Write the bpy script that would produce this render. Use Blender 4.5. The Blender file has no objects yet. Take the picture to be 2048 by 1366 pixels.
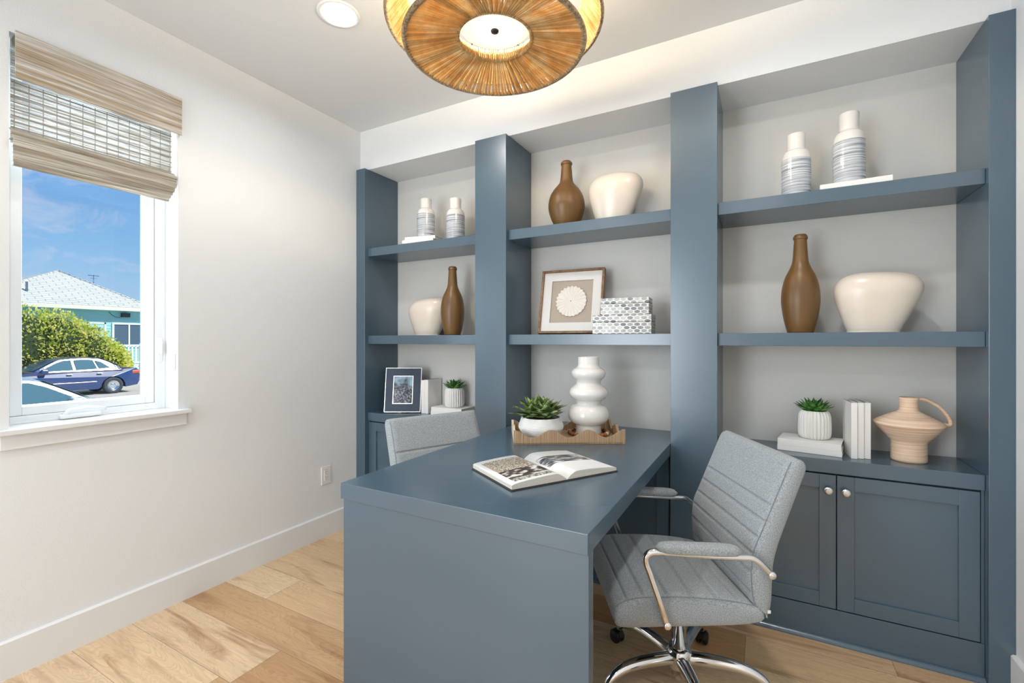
import bpy, bmesh, math, random
from mathutils import Vector, Matrix
R = math.radians
PI = math.pi
C = bpy.context.scene.collection
random.seed(7)

# ------------------------------------------------------------------ camera, sky, exposure
CAM_H = 1.2715
cam_d = bpy.data.cameras.new('camera'); cam = bpy.data.objects.new('camera', cam_d); C.objects.link(cam)
cam.location = (0, 0, CAM_H); cam.rotation_euler = (R(90), 0, R(28.5836))
cam_d.sensor_width = 36; cam_d.lens = 925.05 / 2048 * 36; cam_d.shift_y = -2.47 / 2048
cam_d.clip_start = .05; cam_d.clip_end = 400
bpy.context.scene.camera = cam
vs = bpy.context.scene.view_settings
vs.view_transform = 'Standard'; vs.look = 'None'; vs.gamma = 1; vs.use_curve_mapping = False
vs.exposure = 0.13
try:
    bpy.context.scene.cycles.max_bounces = 10
    bpy.context.scene.cycles.diffuse_bounces = 6
    bpy.context.scene.cycles.transparent_max_bounces = 24
    bpy.context.scene.cycles.sample_clamp_indirect = 4
except Exception:
    pass

def srgb(r, g, b):
    f = lambda c: (c / 255 / 12.92) if c / 255 <= .04045 else ((c / 255 + .055) / 1.055) ** 2.4
    return (f(r), f(g), f(b), 1)

w = bpy.data.worlds.new('sky'); bpy.context.scene.world = w; w.use_nodes = True
nt = w.node_tree; nt.nodes.clear()
def N(t, **k):
    n = nt.nodes.new(t)
    for a, b in k.items(): setattr(n, a, b)
    return n
out = N('ShaderNodeOutputWorld'); bg = N('ShaderNodeBackground'); nt.links.new(bg.outputs[0], out.inputs[0])
tc = N('ShaderNodeTexCoord'); sp = N('ShaderNodeSeparateXYZ'); nt.links.new(tc.outputs['Generated'], sp.inputs[0])
cr = N('ShaderNodeValToRGB'); nt.links.new(sp.outputs[2], cr.inputs[0])
cr.color_ramp.elements[0].position = 0.0; cr.color_ramp.elements[0].color = srgb(196, 222, 246)
cr.color_ramp.elements[1].position = .38; cr.color_ramp.elements[1].color = srgb(70, 142, 228)
e = cr.color_ramp.elements.new(.14); e.color = srgb(150, 200, 246)
mp = N('ShaderNodeMapping'); mp.inputs['Scale'].default_value = (1.4, 4.5, 8); mp.inputs['Rotation'].default_value = (R(-25), R(0), R(0))
nt.links.new(tc.outputs['Generated'], mp.inputs[0])
nz = N('ShaderNodeTexNoise'); nz.inputs['Scale'].default_value = 2.0; nz.inputs['Detail'].default_value = 8; nz.inputs['Roughness'].default_value = .62; nz.inputs['Distortion'].default_value = .5
nt.links.new(mp.outputs[0], nz.inputs['Vector'])
cc = N('ShaderNodeValToRGB'); nt.links.new(nz.outputs['Fac'], cc.inputs[0])
cc.color_ramp.elements[0].position = .50; cc.color_ramp.elements[0].color = (0, 0, 0, 1)
cc.color_ramp.elements[1].position = .70; cc.color_ramp.elements[1].color = (.75, .75, .75, 1)
mx = N('ShaderNodeMixRGB'); nt.links.new(cc.outputs[0], mx.inputs[0]); nt.links.new(cr.outputs[0], mx.inputs[1]); mx.inputs[2].default_value = srgb(225, 228, 245)
nt.links.new(mx.outputs[0], bg.inputs[0]); bg.inputs[1].default_value = .86

def lamp(name, kind, loc, rot, energy, color=(1, 1, 1), **k):
    d = bpy.data.lights.new(name, kind); o = bpy.data.objects.new(name, d); C.objects.link(o)
    o.location = loc; o.rotation_euler = rot; d.energy = energy; d.color = color
    for a, b in k.items(): setattr(d, a, b)
    return o
sun = lamp('sun', 'SUN', (0, 0, 20), (0, 0, 0), 4.6, (1, .96, .88), angle=R(.6))
sun.rotation_euler = Vector((-.62, -.32, -.72)).to_track_quat('-Z', 'Y').to_euler()
# added fill lamp behind the viewer, set in a made-up rear opening
rear_fill = lamp('added_rear_fill', 'AREA', (-1.75, -2.18, 1.25), (R(90), 0, R(0)), 66, (.88, .95, 1), shape='RECTANGLE', size=1.25, size_y=2.0)
rear_fill.rotation_euler = Vector((0, 1, .0)).to_track_quat('-Z', 'Y').to_euler()
# daylight entering through the left window
dl = lamp('window_daylight', 'AREA', (-2.75, .91, 1.68), (0, 0, 0), 22, (.82, .93, 1), shape='RECTANGLE', size=.56, size_y=1.45)
dl.rotation_euler = Vector((1, 0, -.12)).to_track_quat('-Z', 'Y').to_euler()
dl.data.spread = R(170)
REC_W = 7.8; REC_COL = (1, .98, .955)
PEND_W = 8.5

# ------------------------------------------------------------------ helpers
class MB:
    def __init__(s): s.v = []; s.f = []; s.sm = []; s.uv = {}
    def add(s, v, f, smooth=True):
        b = len(s.v); s.v += [tuple(p) for p in v]
        for q in f: s.f.append(tuple(i + b for i in q)); s.sm.append(smooth)
        return b
    def box(s, x0, y0, z0, x1, y1, z1, bevel=0, seg=2):
        bm = bmesh.new(); bmesh.ops.create_cube(bm, size=1)
        for q in bm.verts: q.co = Vector(((x0 + x1) / 2 + q.co.x * (x1 - x0), (y0 + y1) / 2 + q.co.y * (y1 - y0), (z0 + z1) / 2 + q.co.z * (z1 - z0)))
        if bevel > 0: bmesh.ops.bevel(bm, geom=bm.edges[:], offset=bevel, segments=seg, affect='EDGES', profile=.5)
        bm.verts.ensure_lookup_table(); bm.verts.index_update()
        s.add([q.co for q in bm.verts], [[q.index for q in f.verts] for f in bm.faces], False); bm.free(); return s
    def xf(s, M, start=0):
        for i in range(start, len(s.v)): s.v[i] = tuple(M @ Vector(s.v[i]))
        return s
    def lathe(s, prof, n=48, c=(0, 0, 0), flute=0, amp=0, sx=1, sy=1, cap=True):
        v = []; f = []; m = len(prof)
        for i in range(n):
            t = 2 * PI * i / n
            for j, (r, z) in enumerate(prof):
                k = 1
                if flute and r > 1e-4: k = 1 + amp * (abs(math.sin(flute * t / 2)) - .6)
                v.append((c[0] + r * k * math.cos(t) * sx, c[1] + r * k * math.sin(t) * sy, c[2] + z))
        for i in range(n):
            i2 = (i + 1) % n
            for j in range(m - 1): f.append((i * m + j, i2 * m + j, i2 * m + j + 1, i * m + j + 1))
        b = s.add(v, f)
        if cap:
            if prof[0][0] > 1e-4: s.f.append(tuple(b + i * m for i in range(n))[::-1]); s.sm.append(False)
        return s
    def tube(s, pts, r, n=10, closed=False, cap=True, rx=None):
        P = [Vector(p) for p in pts]; m = len(P)
        rr = r if isinstance(r, (list, tuple)) else [r] * m
        T = []
        for i in range(m):
            a = P[(i - 1) % m] if (closed or i > 0) else P[i]; b = P[(i + 1) % m] if (closed or i < m - 1) else P[i]
            T.append((b - a).normalized())
        up = Vector((0, 0, 1)) if abs(T[0].z) < .9 else Vector((1, 0, 0))
        u = T[0].cross(up).normalized(); v = []; f = []
        for i in range(m):
            u = (u - T[i] * u.dot(T[i])).normalized(); w_ = T[i].cross(u)
            for k in range(n):
                t = 2 * PI * k / n
                v.append(P[i] + (u * math.cos(t) * (rx or 1) + w_ * math.sin(t)) * rr[i])
        for i in range(m if closed else m - 1):
            i2 = (i + 1) % m
            for k in range(n): f.append((i * n + k, i * n + (k + 1) % n, i2 * n + (k + 1) % n, i2 * n + k))
        b = s.add(v, f)
        if cap and not closed:
            s.f.append(tuple(b + k for k in range(n))[::-1]); s.sm.append(False)
            s.f.append(tuple(b + (m - 1) * n + k for k in range(n))); s.sm.append(False)
        return s
    def prism(s, poly, axis, a, b, smooth=False):
        """poly of 2D points extruded along axis ('x','y','z') from a to b"""
        n = len(poly)
        def P(p, t):
            return {'x': (t, p[0], p[1]), 'y': (p[0], t, p[1]), 'z': (p[0], p[1], t)}[axis]
        v = [P(p, a) for p in poly] + [P(p, b) for p in poly]
        f = [(i, (i + 1) % n, n + (i + 1) % n, n + i) for i in range(n)]
        k = s.add(v, f, smooth)
        s.f.append(tuple(k + i for i in range(n))[::-1]); s.sm.append(False)
        s.f.append(tuple(k + n + i for i in range(n))); s.sm.append(False)
        return s
    def build(s, name, m, parent=None, auto=True):
        me = bpy.data.meshes.new(name); me.from_pydata(s.v, [], s.f)
        bm = bmesh.new(); bm.from_mesh(me); bmesh.ops.recalc_face_normals(bm, faces=bm.faces[:])
        bm.to_mesh(me); bm.free()
        for p, q in zip(me.polygons, s.sm): p.use_smooth = q
        if m: me.materials.append(m)
        me.update()
        o = bpy.data.objects.new(name, me); C.objects.link(o)
        if parent: o.parent = parent
        return o

def thing(name, label, cat, loc=(0, 0, 0), rz=0, group=None):
    o = bpy.data.objects.new(name, None); C.objects.link(o); o.location = loc; o.rotation_euler = (0, 0, rz)
    o.empty_display_size = .1
    return tag(o, label, cat, group)
def tag(o, label, cat, group=None):
    o['label'] = label; o['category'] = cat
    if group: o['group'] = group
    return o
def struct(o, label=None, cat=None):
    o['kind'] = 'structure'
    if label: o['label'] = label
    if cat: o['category'] = cat
    return o
def lab(o, l): o['label'] = l; return o
def place(o, loc, rz=0): o.location = loc; o.rotation_euler = (0, 0, rz); return o
def copy_tree(o, parent=None):
    c = o.copy(); C.objects.link(c); c.parent = parent
    for ch in list(o.children): copy_tree(ch, c)
    return c

# ------------------------------------------------------------------ materials
def newmat(name):
    m = bpy.data.materials.new(name); m.use_nodes = True; t = m.node_tree
    return m, t, t.nodes['Principled BSDF']
def nd(t, typ, ins=None, **k):
    n = t.nodes.new(typ)
    for a, b in k.items(): setattr(n, a, b)
    for a, b in (ins or {}).items(): n.inputs[a].default_value = b
    return n
def L(t, a, b): t.links.new(a, b)
def mat(name, col, rough=.5, metal=0, spec=.5, var=0, vscale=6, vvec=(1, 1, 1), bump=0, bscale=200, bvec=(1, 1, 1), coat=0, emit=0, sheen=0, detail=4, bdist=.001):
    m, t, b = newmat(name)
    b.inputs['Base Color'].default_value = col; b.inputs['Roughness'].default_value = rough
    b.inputs['Metallic'].default_value = metal; b.inputs['Specular IOR Level'].default_value = spec
    b.inputs['Coat Weight'].default_value = coat; b.inputs['Coat Roughness'].default_value = .03 if rough < .2 else .22; b.inputs['Sheen Weight'].default_value = sheen
    if emit: b.inputs['Emission Color'].default_value = col; b.inputs['Emission Strength'].default_value = emit
    if var or bump: tc = nd(t, 'ShaderNodeTexCoord')
    if var:
        mpn = nd(t, 'ShaderNodeMapping', {'Scale': vvec}); L(t, tc.outputs['Object'], mpn.inputs[0])
        n = nd(t, 'ShaderNodeTexNoise', {'Scale': vscale, 'Detail': detail}); L(t, mpn.outputs[0], n.inputs['Vector'])
        r = nd(t, 'ShaderNodeValToRGB'); L(t, n.outputs['Fac'], r.inputs[0])
        r.color_ramp.elements[0].position = .3; r.color_ramp.elements[1].position = .7
        r.color_ramp.elements[0].color = [c * (1 - var) for c in col[:3]] + [1]
        r.color_ramp.elements[1].color = [min(1, c * (1 + var)) for c in col[:3]] + [1]
        L(t, r.outputs[0], b.inputs['Base Color'])
    if bump:
        mpn = nd(t, 'ShaderNodeMapping', {'Scale': bvec}); L(t, tc.outputs['Object'], mpn.inputs[0])
        n = nd(t, 'ShaderNodeTexNoise', {'Scale': bscale, 'Detail': 3}); L(t, mpn.outputs[0], n.inputs['Vector'])
        bp = nd(t, 'ShaderNodeBump', {'Strength': bump, 'Distance': bdist}); L(t, n.outputs['Fac'], bp.inputs['Height'])
        L(t, bp.outputs[0], b.inputs['Normal'])
    return m

M = {}
M['wall'] = mat('wall_paint', srgb(227, 229, 230), .75, bump=.35, bscale=170, bdist=.002)
M['niche_shade'] = mat('wall_paint_niche_shade', srgb(208, 207, 203), .75, bump=.35, bscale=170, bdist=.002)  # room wall paint darkened: the niches' dimmer light is put into the colour
M['ceil'] = mat('ceiling_paint', srgb(216, 218, 220), .85, bump=.2, bscale=150, bdist=.002)
M['trim'] = mat('trim_paint', srgb(226, 227, 227), .4)
M['vinyl'] = mat('window_vinyl', srgb(240, 243, 245), .35)
M['blue'] = mat('blue_paint', srgb(66, 89, 105), .27, spec=.9, bump=.06, bscale=60, coat=.22)
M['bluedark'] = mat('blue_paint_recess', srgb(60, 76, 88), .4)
M['chrome'] = mat('chrome', (.82, .82, .83, 1), .07, 1)
M['nickel'] = mat('brushed_nickel', (.75, .72, .69, 1), .28, 1)
M['black'] = mat('black_plastic', (.008, .008, .009, 1), .4)
M['fabric'] = mat('heather_fabric', srgb(148, 154, 157), .92, var=.34, vscale=300, bump=.5, bscale=700, sheen=.2, detail=2)
M['fabric_seam'] = mat('fabric_seam', srgb(128, 136, 141), .95)
M['white_ceramic'] = mat('white_ceramic', srgb(224, 221, 216), .12, coat=.4)
M['matte_white'] = mat('matte_white_clay', srgb(222, 220, 216), .7, bump=.3, bscale=90)
M['cream'] = mat('cream_ceramic', srgb(222, 210, 196), .3, coat=.25, var=.03, vscale=8)
M['bookwhite'] = mat('white_book_cover', srgb(230, 228, 225), .55)
M['paper'] = mat('book_pages', srgb(205, 200, 190), .9, var=.12, vscale=6, vvec=(1, 1, 120))
M['dark_edge'] = mat('dark_cover_edge', srgb(60, 50, 45), .7)
M['bead'] = mat('wood_bead', srgb(150, 95, 50), .5, var=.3, vscale=30)
M['soil'] = mat('dark_soil', srgb(45, 38, 30), .95, bump=1, bscale=80)
M['navy'] = mat('navy_leather', srgb(18, 42, 66), .45, bump=.3, bscale=300)
M['silver'] = mat('silver_edge', (.85, .83, .8, 1), .2, 1)
M['matboard'] = mat('white_matboard', srgb(216, 213, 209), .9)
M['linen'] = mat('beige_linen', srgb(170, 158, 145), .95, var=.08, vscale=300)
M['papershell'] = mat('white_paper', srgb(226, 219, 210), .9)
M['plate'] = mat('outlet_plastic', srgb(232, 230, 226), .3)
M['slot'] = mat('outlet_slot', (.02, .02, .02, 1), .6)
M['lens'] = mat('lamp_lens', (1, .98, .94, 1), .5, emit=9)
M['diffuser'] = mat('lamp_diffuser', (1, .93, .82, 1), .5, emit=.75)
M['bronze'] = mat('dark_bronze', srgb(60, 58, 52), .4, .6)
M['grout'] = mat('shadow_gap', (.004, .004, .004, 1), .9)

def amber():
    m, t, b = newmat('frosted_amber_glass')
    tc = nd(t, 'ShaderNodeTexCoord'); n = nd(t, 'ShaderNodeTexNoise', {'Scale': 7.0}); L(t, tc.outputs['Object'], n.inputs['Vector'])
    r = nd(t, 'ShaderNodeValToRGB'); L(t, n.outputs['Fac'], r.inputs[0])
    r.color_ramp.elements[0].color = srgb(88, 62, 30); r.color_ramp.elements[1].color = srgb(122, 88, 44)
    L(t, r.outputs[0], b.inputs['Base Color'])
    b.inputs['Roughness'].default_value = .38; b.inputs['Subsurface Weight'].default_value = .12
    b.inputs['Subsurface Radius'].default_value = (.03, .015, .005); b.inputs['Subsurface Scale'].default_value = .3
    return m
M['amber'] = amber()

def striped():
    m, t, b = newmat('brushed_stripe_glaze')
    tc = nd(t, 'ShaderNodeTexCoord'); mpn = nd(t, 'ShaderNodeMapping', {'Scale': (6, 6, 260)}); L(t, tc.outputs['Object'], mpn.inputs[0])
    n = nd(t, 'ShaderNodeTexNoise', {'Scale': 1.0, 'Detail': 3}); L(t, mpn.outputs[0], n.inputs['Vector'])
    r = nd(t, 'ShaderNodeValToRGB'); L(t, n.outputs['Fac'], r.inputs[0])
    r.color_ramp.elements[0].position = .3; r.color_ramp.elements[0].color = srgb(108, 118, 128)
    r.color_ramp.elements[1].position = .68; r.color_ramp.elements[1].color = srgb(214, 216, 218)
    e = r.color_ramp.elements.new(.5); e.color = srgb(176, 181, 187)
    L(t, r.outputs[0], b.inputs['Base Color']); b.inputs['Roughness'].default_value = .2; b.inputs['Coat Weight'].default_value = .3
    return m
M['striped'] = striped()

def grained(name, c1, c2, vec, scale=1.0, rough=.6, c3=None):
    m, t, b = newmat(name)
    tc = nd(t, 'ShaderNodeTexCoord'); mpn = nd(t, 'ShaderNodeMapping', {'Scale': vec}); L(t, tc.outputs['Object'], mpn.inputs[0])
    n = nd(t, 'ShaderNodeTexNoise', {'Scale': scale, 'Detail': 4, 'Roughness': .6}); L(t, mpn.outputs[0], n.inputs['Vector'])
    r = nd(t, 'ShaderNodeValToRGB'); L(t, n.outputs['Fac'], r.inputs[0])
    r.color_ramp.elements[0].position = .33; r.color_ramp.elements[0].color = c1
    r.color_ramp.elements[1].position = .66; r.color_ramp.elements[1].color = c2
    if c3: e = r.color_ramp.elements.new(.5); e.color = c3
    L(t, r.outputs[0], b.inputs['Base Color']); b.inputs['Roughness'].default_value = rough
    bp = nd(t, 'ShaderNodeBump', {'Strength': .25, 'Distance': .001}); L(t, n.outputs['Fac'], bp.inputs['Height']); L(t, bp.outputs[0], b.inputs['Normal'])
    return m
M['jug'] = grained('brushed_terracotta', srgb(206, 172, 142), srgb(232, 208, 184), (5, 5, 230), rough=.75)
M['traywood'] = grained('zebra_veneer', srgb(126, 100, 74), srgb(192, 166, 132), (230, 230, 3), rough=.6, c3=srgb(166, 138, 106))
M['traypale'] = mat('tray_pale_edge', srgb(214, 200, 176), .6)
M['framewood'] = grained('walnut_frame', srgb(104, 76, 52), srgb(148, 114, 84), (14, 14, 14), scale=3, rough=.55)
M['rope'] = grained('seagrass_cord', srgb(232, 190, 122), srgb(255, 240, 198), (14, 14, 14), scale=1.2, rough=.8, c3=srgb(246, 214, 152))
M['rope_dark'] = grained('seagrass_binding', srgb(112, 92, 68), srgb(184, 164, 132), (70, 70, 70), scale=1.6, rough=.85)
def strand_variation(m, amt):
    t = m.node_tree; b = t.nodes['Principled BSDF']; src = b.inputs['Base Color'].links[0].from_socket
    g = nd(t, 'ShaderNodeNewGeometry'); rr = nd(t, 'ShaderNodeValToRGB'); L(t, g.outputs['Random Per Island'], rr.inputs[0])
    rr.color_ramp.elements[0].color = (1 - amt, 1 - amt * 1.06, 1 - amt * 1.12, 1); rr.color_ramp.elements[1].color = (1, 1, 1, 1)
    mu = nd(t, 'ShaderNodeMixRGB', {0: 1}, blend_type='MULTIPLY'); L(t, src, mu.inputs[1]); L(t, rr.outputs[0], mu.inputs[2]); L(t, mu.outputs[0], b.inputs['Base Color']); return mu
def add_translucent(m, fac, colr):
    t = m.node_tree; b = t.nodes['Principled BSDF']; o = t.nodes['Material Output']
    tr = nd(t, 'ShaderNodeBsdfTranslucent', {'Color': colr}); mxs = nd(t, 'ShaderNodeMixShader', {0: fac})
    L(t, b.outputs[0], mxs.inputs[1]); L(t, tr.outputs[0], mxs.inputs[2]); L(t, mxs.outputs[0], o.inputs[0])
_mu = strand_variation(M['rope'], .38)
add_translucent(M['rope'], .6, srgb(255, 232, 176))
L(M['rope'].node_tree, _mu.outputs[0], M['rope'].node_tree.nodes['Translucent BSDF'].inputs[0])

def floor_mat():
    m, t, b = newmat('hickory_planks')
    PW, PL = .205, 1.75
    tc = nd(t, 'ShaderNodeTexCoord'); s = nd(t, 'ShaderNodeSeparateXYZ'); L(t, tc.outputs['Object'], s.inputs[0])
    def mth(op, a, bb=None):
        n = nd(t, 'ShaderNodeMath', operation=op)
        if hasattr(a, 'links'): L(t, a, n.inputs[0])
        else: n.inputs[0].default_value = a
        if bb is not None:
            if hasattr(bb, 'links'): L(t, bb, n.inputs[1])
            else: n.inputs[1].default_value = bb
        return n.outputs[0]
    yr = mth('DIVIDE', mth('ADD', s.outputs[1], .02), PW); row = mth('FLOOR', yr); fy = mth('FRACT', yr)
    wn = nd(t, 'ShaderNodeTexWhiteNoise', noise_dimensions='1D'); L(t, row, wn.inputs['W'])
    xo = mth('ADD', mth('DIVIDE', s.outputs[0], PL), mth('MULTIPLY', wn.outputs['Value'], 7.3))
    col = mth('FLOOR', xo); fx = mth('FRACT', xo)
    cmb = nd(t, 'ShaderNodeCombineXYZ'); L(t, row, cmb.inputs[0]); L(t, col, cmb.inputs[1])
    wn2 = nd(t, 'ShaderNodeTexWhiteNoise', noise_dimensions='2D'); L(t, cmb.outputs[0], wn2.inputs['Vector'])
    rnd = wn2.outputs['Value']
    # grain coordinates: shifted for every plank
    c2 = nd(t, 'ShaderNodeCombineXYZ'); L(t, s.outputs[0], c2.inputs[0]); L(t, s.outputs[1], c2.inputs[1]); L(t, mth('MULTIPLY', rnd, 37.0), c2.inputs[2])
    m1 = nd(t, 'ShaderNodeMapping', {'Scale': (1.1, 7.5, 1)}); L(t, c2.outputs[0], m1.inputs[0])
    big = nd(t, 'ShaderNodeTexNoise', {'Scale': 1.6, 'Detail': 2.5, 'Roughness': .5, 'Distortion': .7}); L(t, m1.outputs[0], big.inputs['Vector'])
    rings = mth('FRACT', mth('MULTIPLY', big.outputs['Fac'], 26.0))
    ringc = nd(t, 'ShaderNodeValToRGB'); L(t, rings, ringc.inputs[0])
    ringc.color_ramp.elements[0].color = (.62, .62, .62, 1); ringc.color_ramp.elements[1].color = (1, 1, 1, 1); ringc.color_ramp.elements[1].position = .55
    m2 = nd(t, 'ShaderNodeMapping', {'Scale': (3, 95, 1)}); L(t, c2.outputs[0], m2.inputs[0])
    fine = nd(t, 'ShaderNodeTexNoise', {'Scale': 1.0, 'Detail': 4}); L(t, m2.outputs[0], fine.inputs['Vector'])
    # plank tone + heartwood patches
    tone = nd(t, 'ShaderNodeValToRGB'); L(t, rnd, tone.inputs[0])
    tone.color_ramp.elements[0].position = 0; tone.color_ramp.elements[0].color = srgb(214, 182, 142)
    tone.color_ramp.elements[1].position = 1; tone.color_ramp.elements[1].color = srgb(202, 166, 124)
    for p, c in ((.3, (226, 198, 160)), (.5, (214, 180, 138)), (.72, (232, 206, 172)), (.86, (190, 148, 104))):
        e = tone.color_ramp.elements.new(p); e.color = srgb(*c)
    heart = nd(t, 'ShaderNodeTexNoise', {'Scale': 1.35, 'Detail': 3, 'Distortion': 1.2}); L(t, m1.outputs[0], heart.inputs['Vector'])
    hr = nd(t, 'ShaderNodeValToRGB'); L(t, heart.outputs['Fac'], hr.inputs[0])
    hr.color_ramp.elements[0].position = .55; hr.color_ramp.elements[0].color = (0, 0, 0, 1)
    hr.color_ramp.elements[1].position = .72; hr.color_ramp.elements[1].color = (.7, .7, .7, 1)
    mxa = nd(t, 'ShaderNodeMixRGB'); L(t, hr.outputs[0], mxa.inputs[0]); L(t, tone.outputs[0], mxa.inputs[1]); mxa.inputs[2].default_value = srgb(158, 112, 72)
    mul = nd(t, 'ShaderNodeMixRGB', {0: .42}, blend_type='MULTIPLY'); L(t, mxa.outputs[0], mul.inputs[1]); L(t, ringc.outputs[0], mul.inputs[2])
    fr = nd(t, 'ShaderNodeValToRGB'); L(t, fine.outputs['Fac'], fr.inputs[0])
    fr.color_ramp.elements[0].position = .3; fr.color_ramp.elements[0].color = (.72, .68, .64, 1); fr.color_ramp.elements[1].position = .62; fr.color_ramp.elements[1].color = (1, 1, 1, 1)
    mul2 = nd(t, 'ShaderNodeMixRGB', {0: .4}, blend_type='MULTIPLY'); L(t, mul.outputs[0], mul2.inputs[1]); L(t, fr.outputs[0], mul2.inputs[2])
    # knots
    m3 = nd(t, 'ShaderNodeMapping', {'Scale': (1.3, 3.4, 1)}); L(t, c2.outputs[0], m3.inputs[0])
    vo = nd(t, 'ShaderNodeTexVoronoi', {'Scale': 1.5}); L(t, m3.outputs[0], vo.inputs['Vector'])
    kr = nd(t, 'ShaderNodeValToRGB'); L(t, vo.outputs['Distance'], kr.inputs[0])
    kr.color_ramp.elements[0].position = .015; kr.color_ramp.elements[0].color = (.9, .9, .9, 1)
    kr.color_ramp.elements[1].position = .075; kr.color_ramp.elements[1].color = (0, 0, 0, 1)
    kmx = nd(t, 'ShaderNodeMixRGB'); L(t, kr.outputs[0], kmx.inputs[0]); L(t, mul2.outputs[0], kmx.inputs[1]); kmx.inputs[2].default_value = srgb(84, 52, 34)
    # joints
    jy = mth('LESS_THAN', fy, .008); jx = mth('LESS_THAN', fx, .0011)
    jj = mth('MULTIPLY', mth('MAXIMUM', jy, jx), .75)
    fin = nd(t, 'ShaderNodeMixRGB'); L(t, jj, fin.inputs[0]); L(t, kmx.outputs[0], fin.inputs[1]); fin.inputs[2].default_value = srgb(70, 48, 34)
    L(t, fin.outputs[0], b.inputs['Base Color']); b.inputs['Roughness'].default_value = .38
    return m
M['floor'] = floor_mat()

# ------------------------------------------------------------------ room shell
XL, XR, YS, YF, YB, ZS, ZC, YR = -2.5042, .7937, 2.3573, 2.3192, 2.6493, 2.4623, 2.74, -2.2
WY0, WY1, WZ0, WZ1 = .625, 1.199, .935, 2.44
struct(MB().box(XL - .15, YR - .15, -.12, XR + .15, YB + .15, 0).build('floor', M['floor']))
struct(MB().box(XL - .15, YR - .15, ZC, XR + .15, YB + .15, ZC + .12).build('ceiling', M['ceil']))
b = MB()
b.box(XL - .15, YR, 0, XL, WY0, ZC); b.box(XL - .15, WY1, 0, XL, YB, ZC)
b.box(XL - .15, WY0, 0, XL, WY1, WZ0 - .02); b.box(XL - .15, WY0, WZ1, XL, WY1, ZC)
struct(b.build('wall_left', M['wall']))
struct(MB().box(XR, YR, 0, XR + .15, YB, ZC).build('wall_right', M['wall']))
struct(MB().box(XL - .15, YB, 0, XR + .15, YB + .15, ZC).build('wall_back', M['niche_shade']))
struct(MB().box(XL, YS, ZS, XR, YB, ZC).build('wall_soffit', M['wall']))
b = MB()
b.box(XL - .15, YR - .15, 0, -2.4, YR, ZC); b.box(-1.1, YR - .15, 0, XR + .15, YR, ZC); b.box(-2.4, YR - .15, 2.35, -1.1, YR, ZC)  # gap in the unseen rear wall, added to let fill light in
struct(b.build('wall_rear', M['wall']))
b = MB()
for x in (-2.4, -1.78, -1.16): b.box(x, YR - .1, 0, x + .06, YR - .04, 2.35)
b.box(-2.4, YR - .1, 0, -1.1, YR - .04, .08); b.box(-2.4, YR - .1, 2.27, -1.1, YR - .04, 2.35)
struct(b.build('added_rear_glazing', M['vinyl']))  # glazing bars added to dress the made-up rear opening
HB = .1433
def baseboard(name, x0, x1, y0, y1, dirx):
    t_ = .015
    if dirx > 0: poly = [(x0, 0), (x0 + t_, 0), (x0 + t_, HB - .006), (x0 + t_ - .006, HB), (x0, HB)]
    else: poly = [(x0, 0), (x0 - t_, 0), (x0 - t_, HB - .006), (x0 - t_ + .006, HB), (x0, HB)]
    return struct(MB().prism(poly, 'y', y0, y1).build(name, M['trim']))
baseboard('baseboard_left', XL, 0, YR, YF - .001, 1)
baseboard('baseboard_right', XR, 0, YR, YF - .001, -1)

# ---- left window
XF = -2.625
win = bpy.data.objects.new('window_1', None); C.objects.link(win); win['kind'] = 'structure'
b = MB(); fw = .04
def ring(b, x0, x1, y0, y1, z0, z1, wl, wr=None, wb=None, wt=None, bev=.003):
    wr = wl if wr is None else wr; wb = wl if wb is None else wb; wt = wl if wt is None else wt
    b.box(x0, y0, z0, x1, y0 + wl, z1, bev); b.box(x0, y1 - wr, z0, x1, y1, z1, bev)
    b.box(x0, y0 + wl, z0, x1, y1 - wr, z0 + wb, bev); b.box(x0, y0 + wl, z1 - wt, x1, y1 - wr, z1, bev)
ring(b, XF - .05, XF, WY0, WY1, WZ0, WZ1, .032, .040, .03)
ring(b, XF - .05, XF + .004, WY0 + .0, WY1 + .0, WZ0, WZ1, .012, .012, .008, bev=.002)
b.build('window_frame', M['vinyl'], win)
sash = MB(); ring(sash, XF - .055, XF - .012, WY0 + .034, WY1 - .042, WZ0 + .031, WZ1 - .03, .036)
ring(sash, XF - .06, XF - .024, WY0 + .066, WY1 - .074, WZ0 + .064, WZ1 - .06, .006)
sash_o = sash.build('window_sash', M['vinyl'], win)
def glassmat():
    m, t, b = newmat('window_glass'); t.nodes.remove(b); o = t.nodes['Material Output']
    tr = nd(t, 'ShaderNodeBsdfTransparent', {'Color': (.97, .985, .98, 1)}); g = nd(t, 'ShaderNodeBsdfGlossy', {'Roughness': .0, 'Color': (.9, .95, 1, 1)})
    fr = nd(t, 'ShaderNodeFresnel', {'IOR': 1.35}); mm = nd(t, 'ShaderNodeMath', operation='MULTIPLY'); mm.inputs[1].default_value = .6
    L(t, fr.outputs[0], mm.inputs[0]); x = nd(t, 'ShaderNodeMixShader'); L(t, mm.outputs[0], x.inputs[0]); L(t, tr.outputs[0], x.inputs[1]); L(t, g.outputs[0], x.inputs[2]); L(t, x.outputs[0], o.inputs[0])
    return m
M['glass'] = glassmat()
MB().box(XF - .046, WY0 + .07, WZ0 + .07, XF - .042, WY1 - .078, WZ1 - .065).build('window_pane', M['glass'], win)
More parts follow.
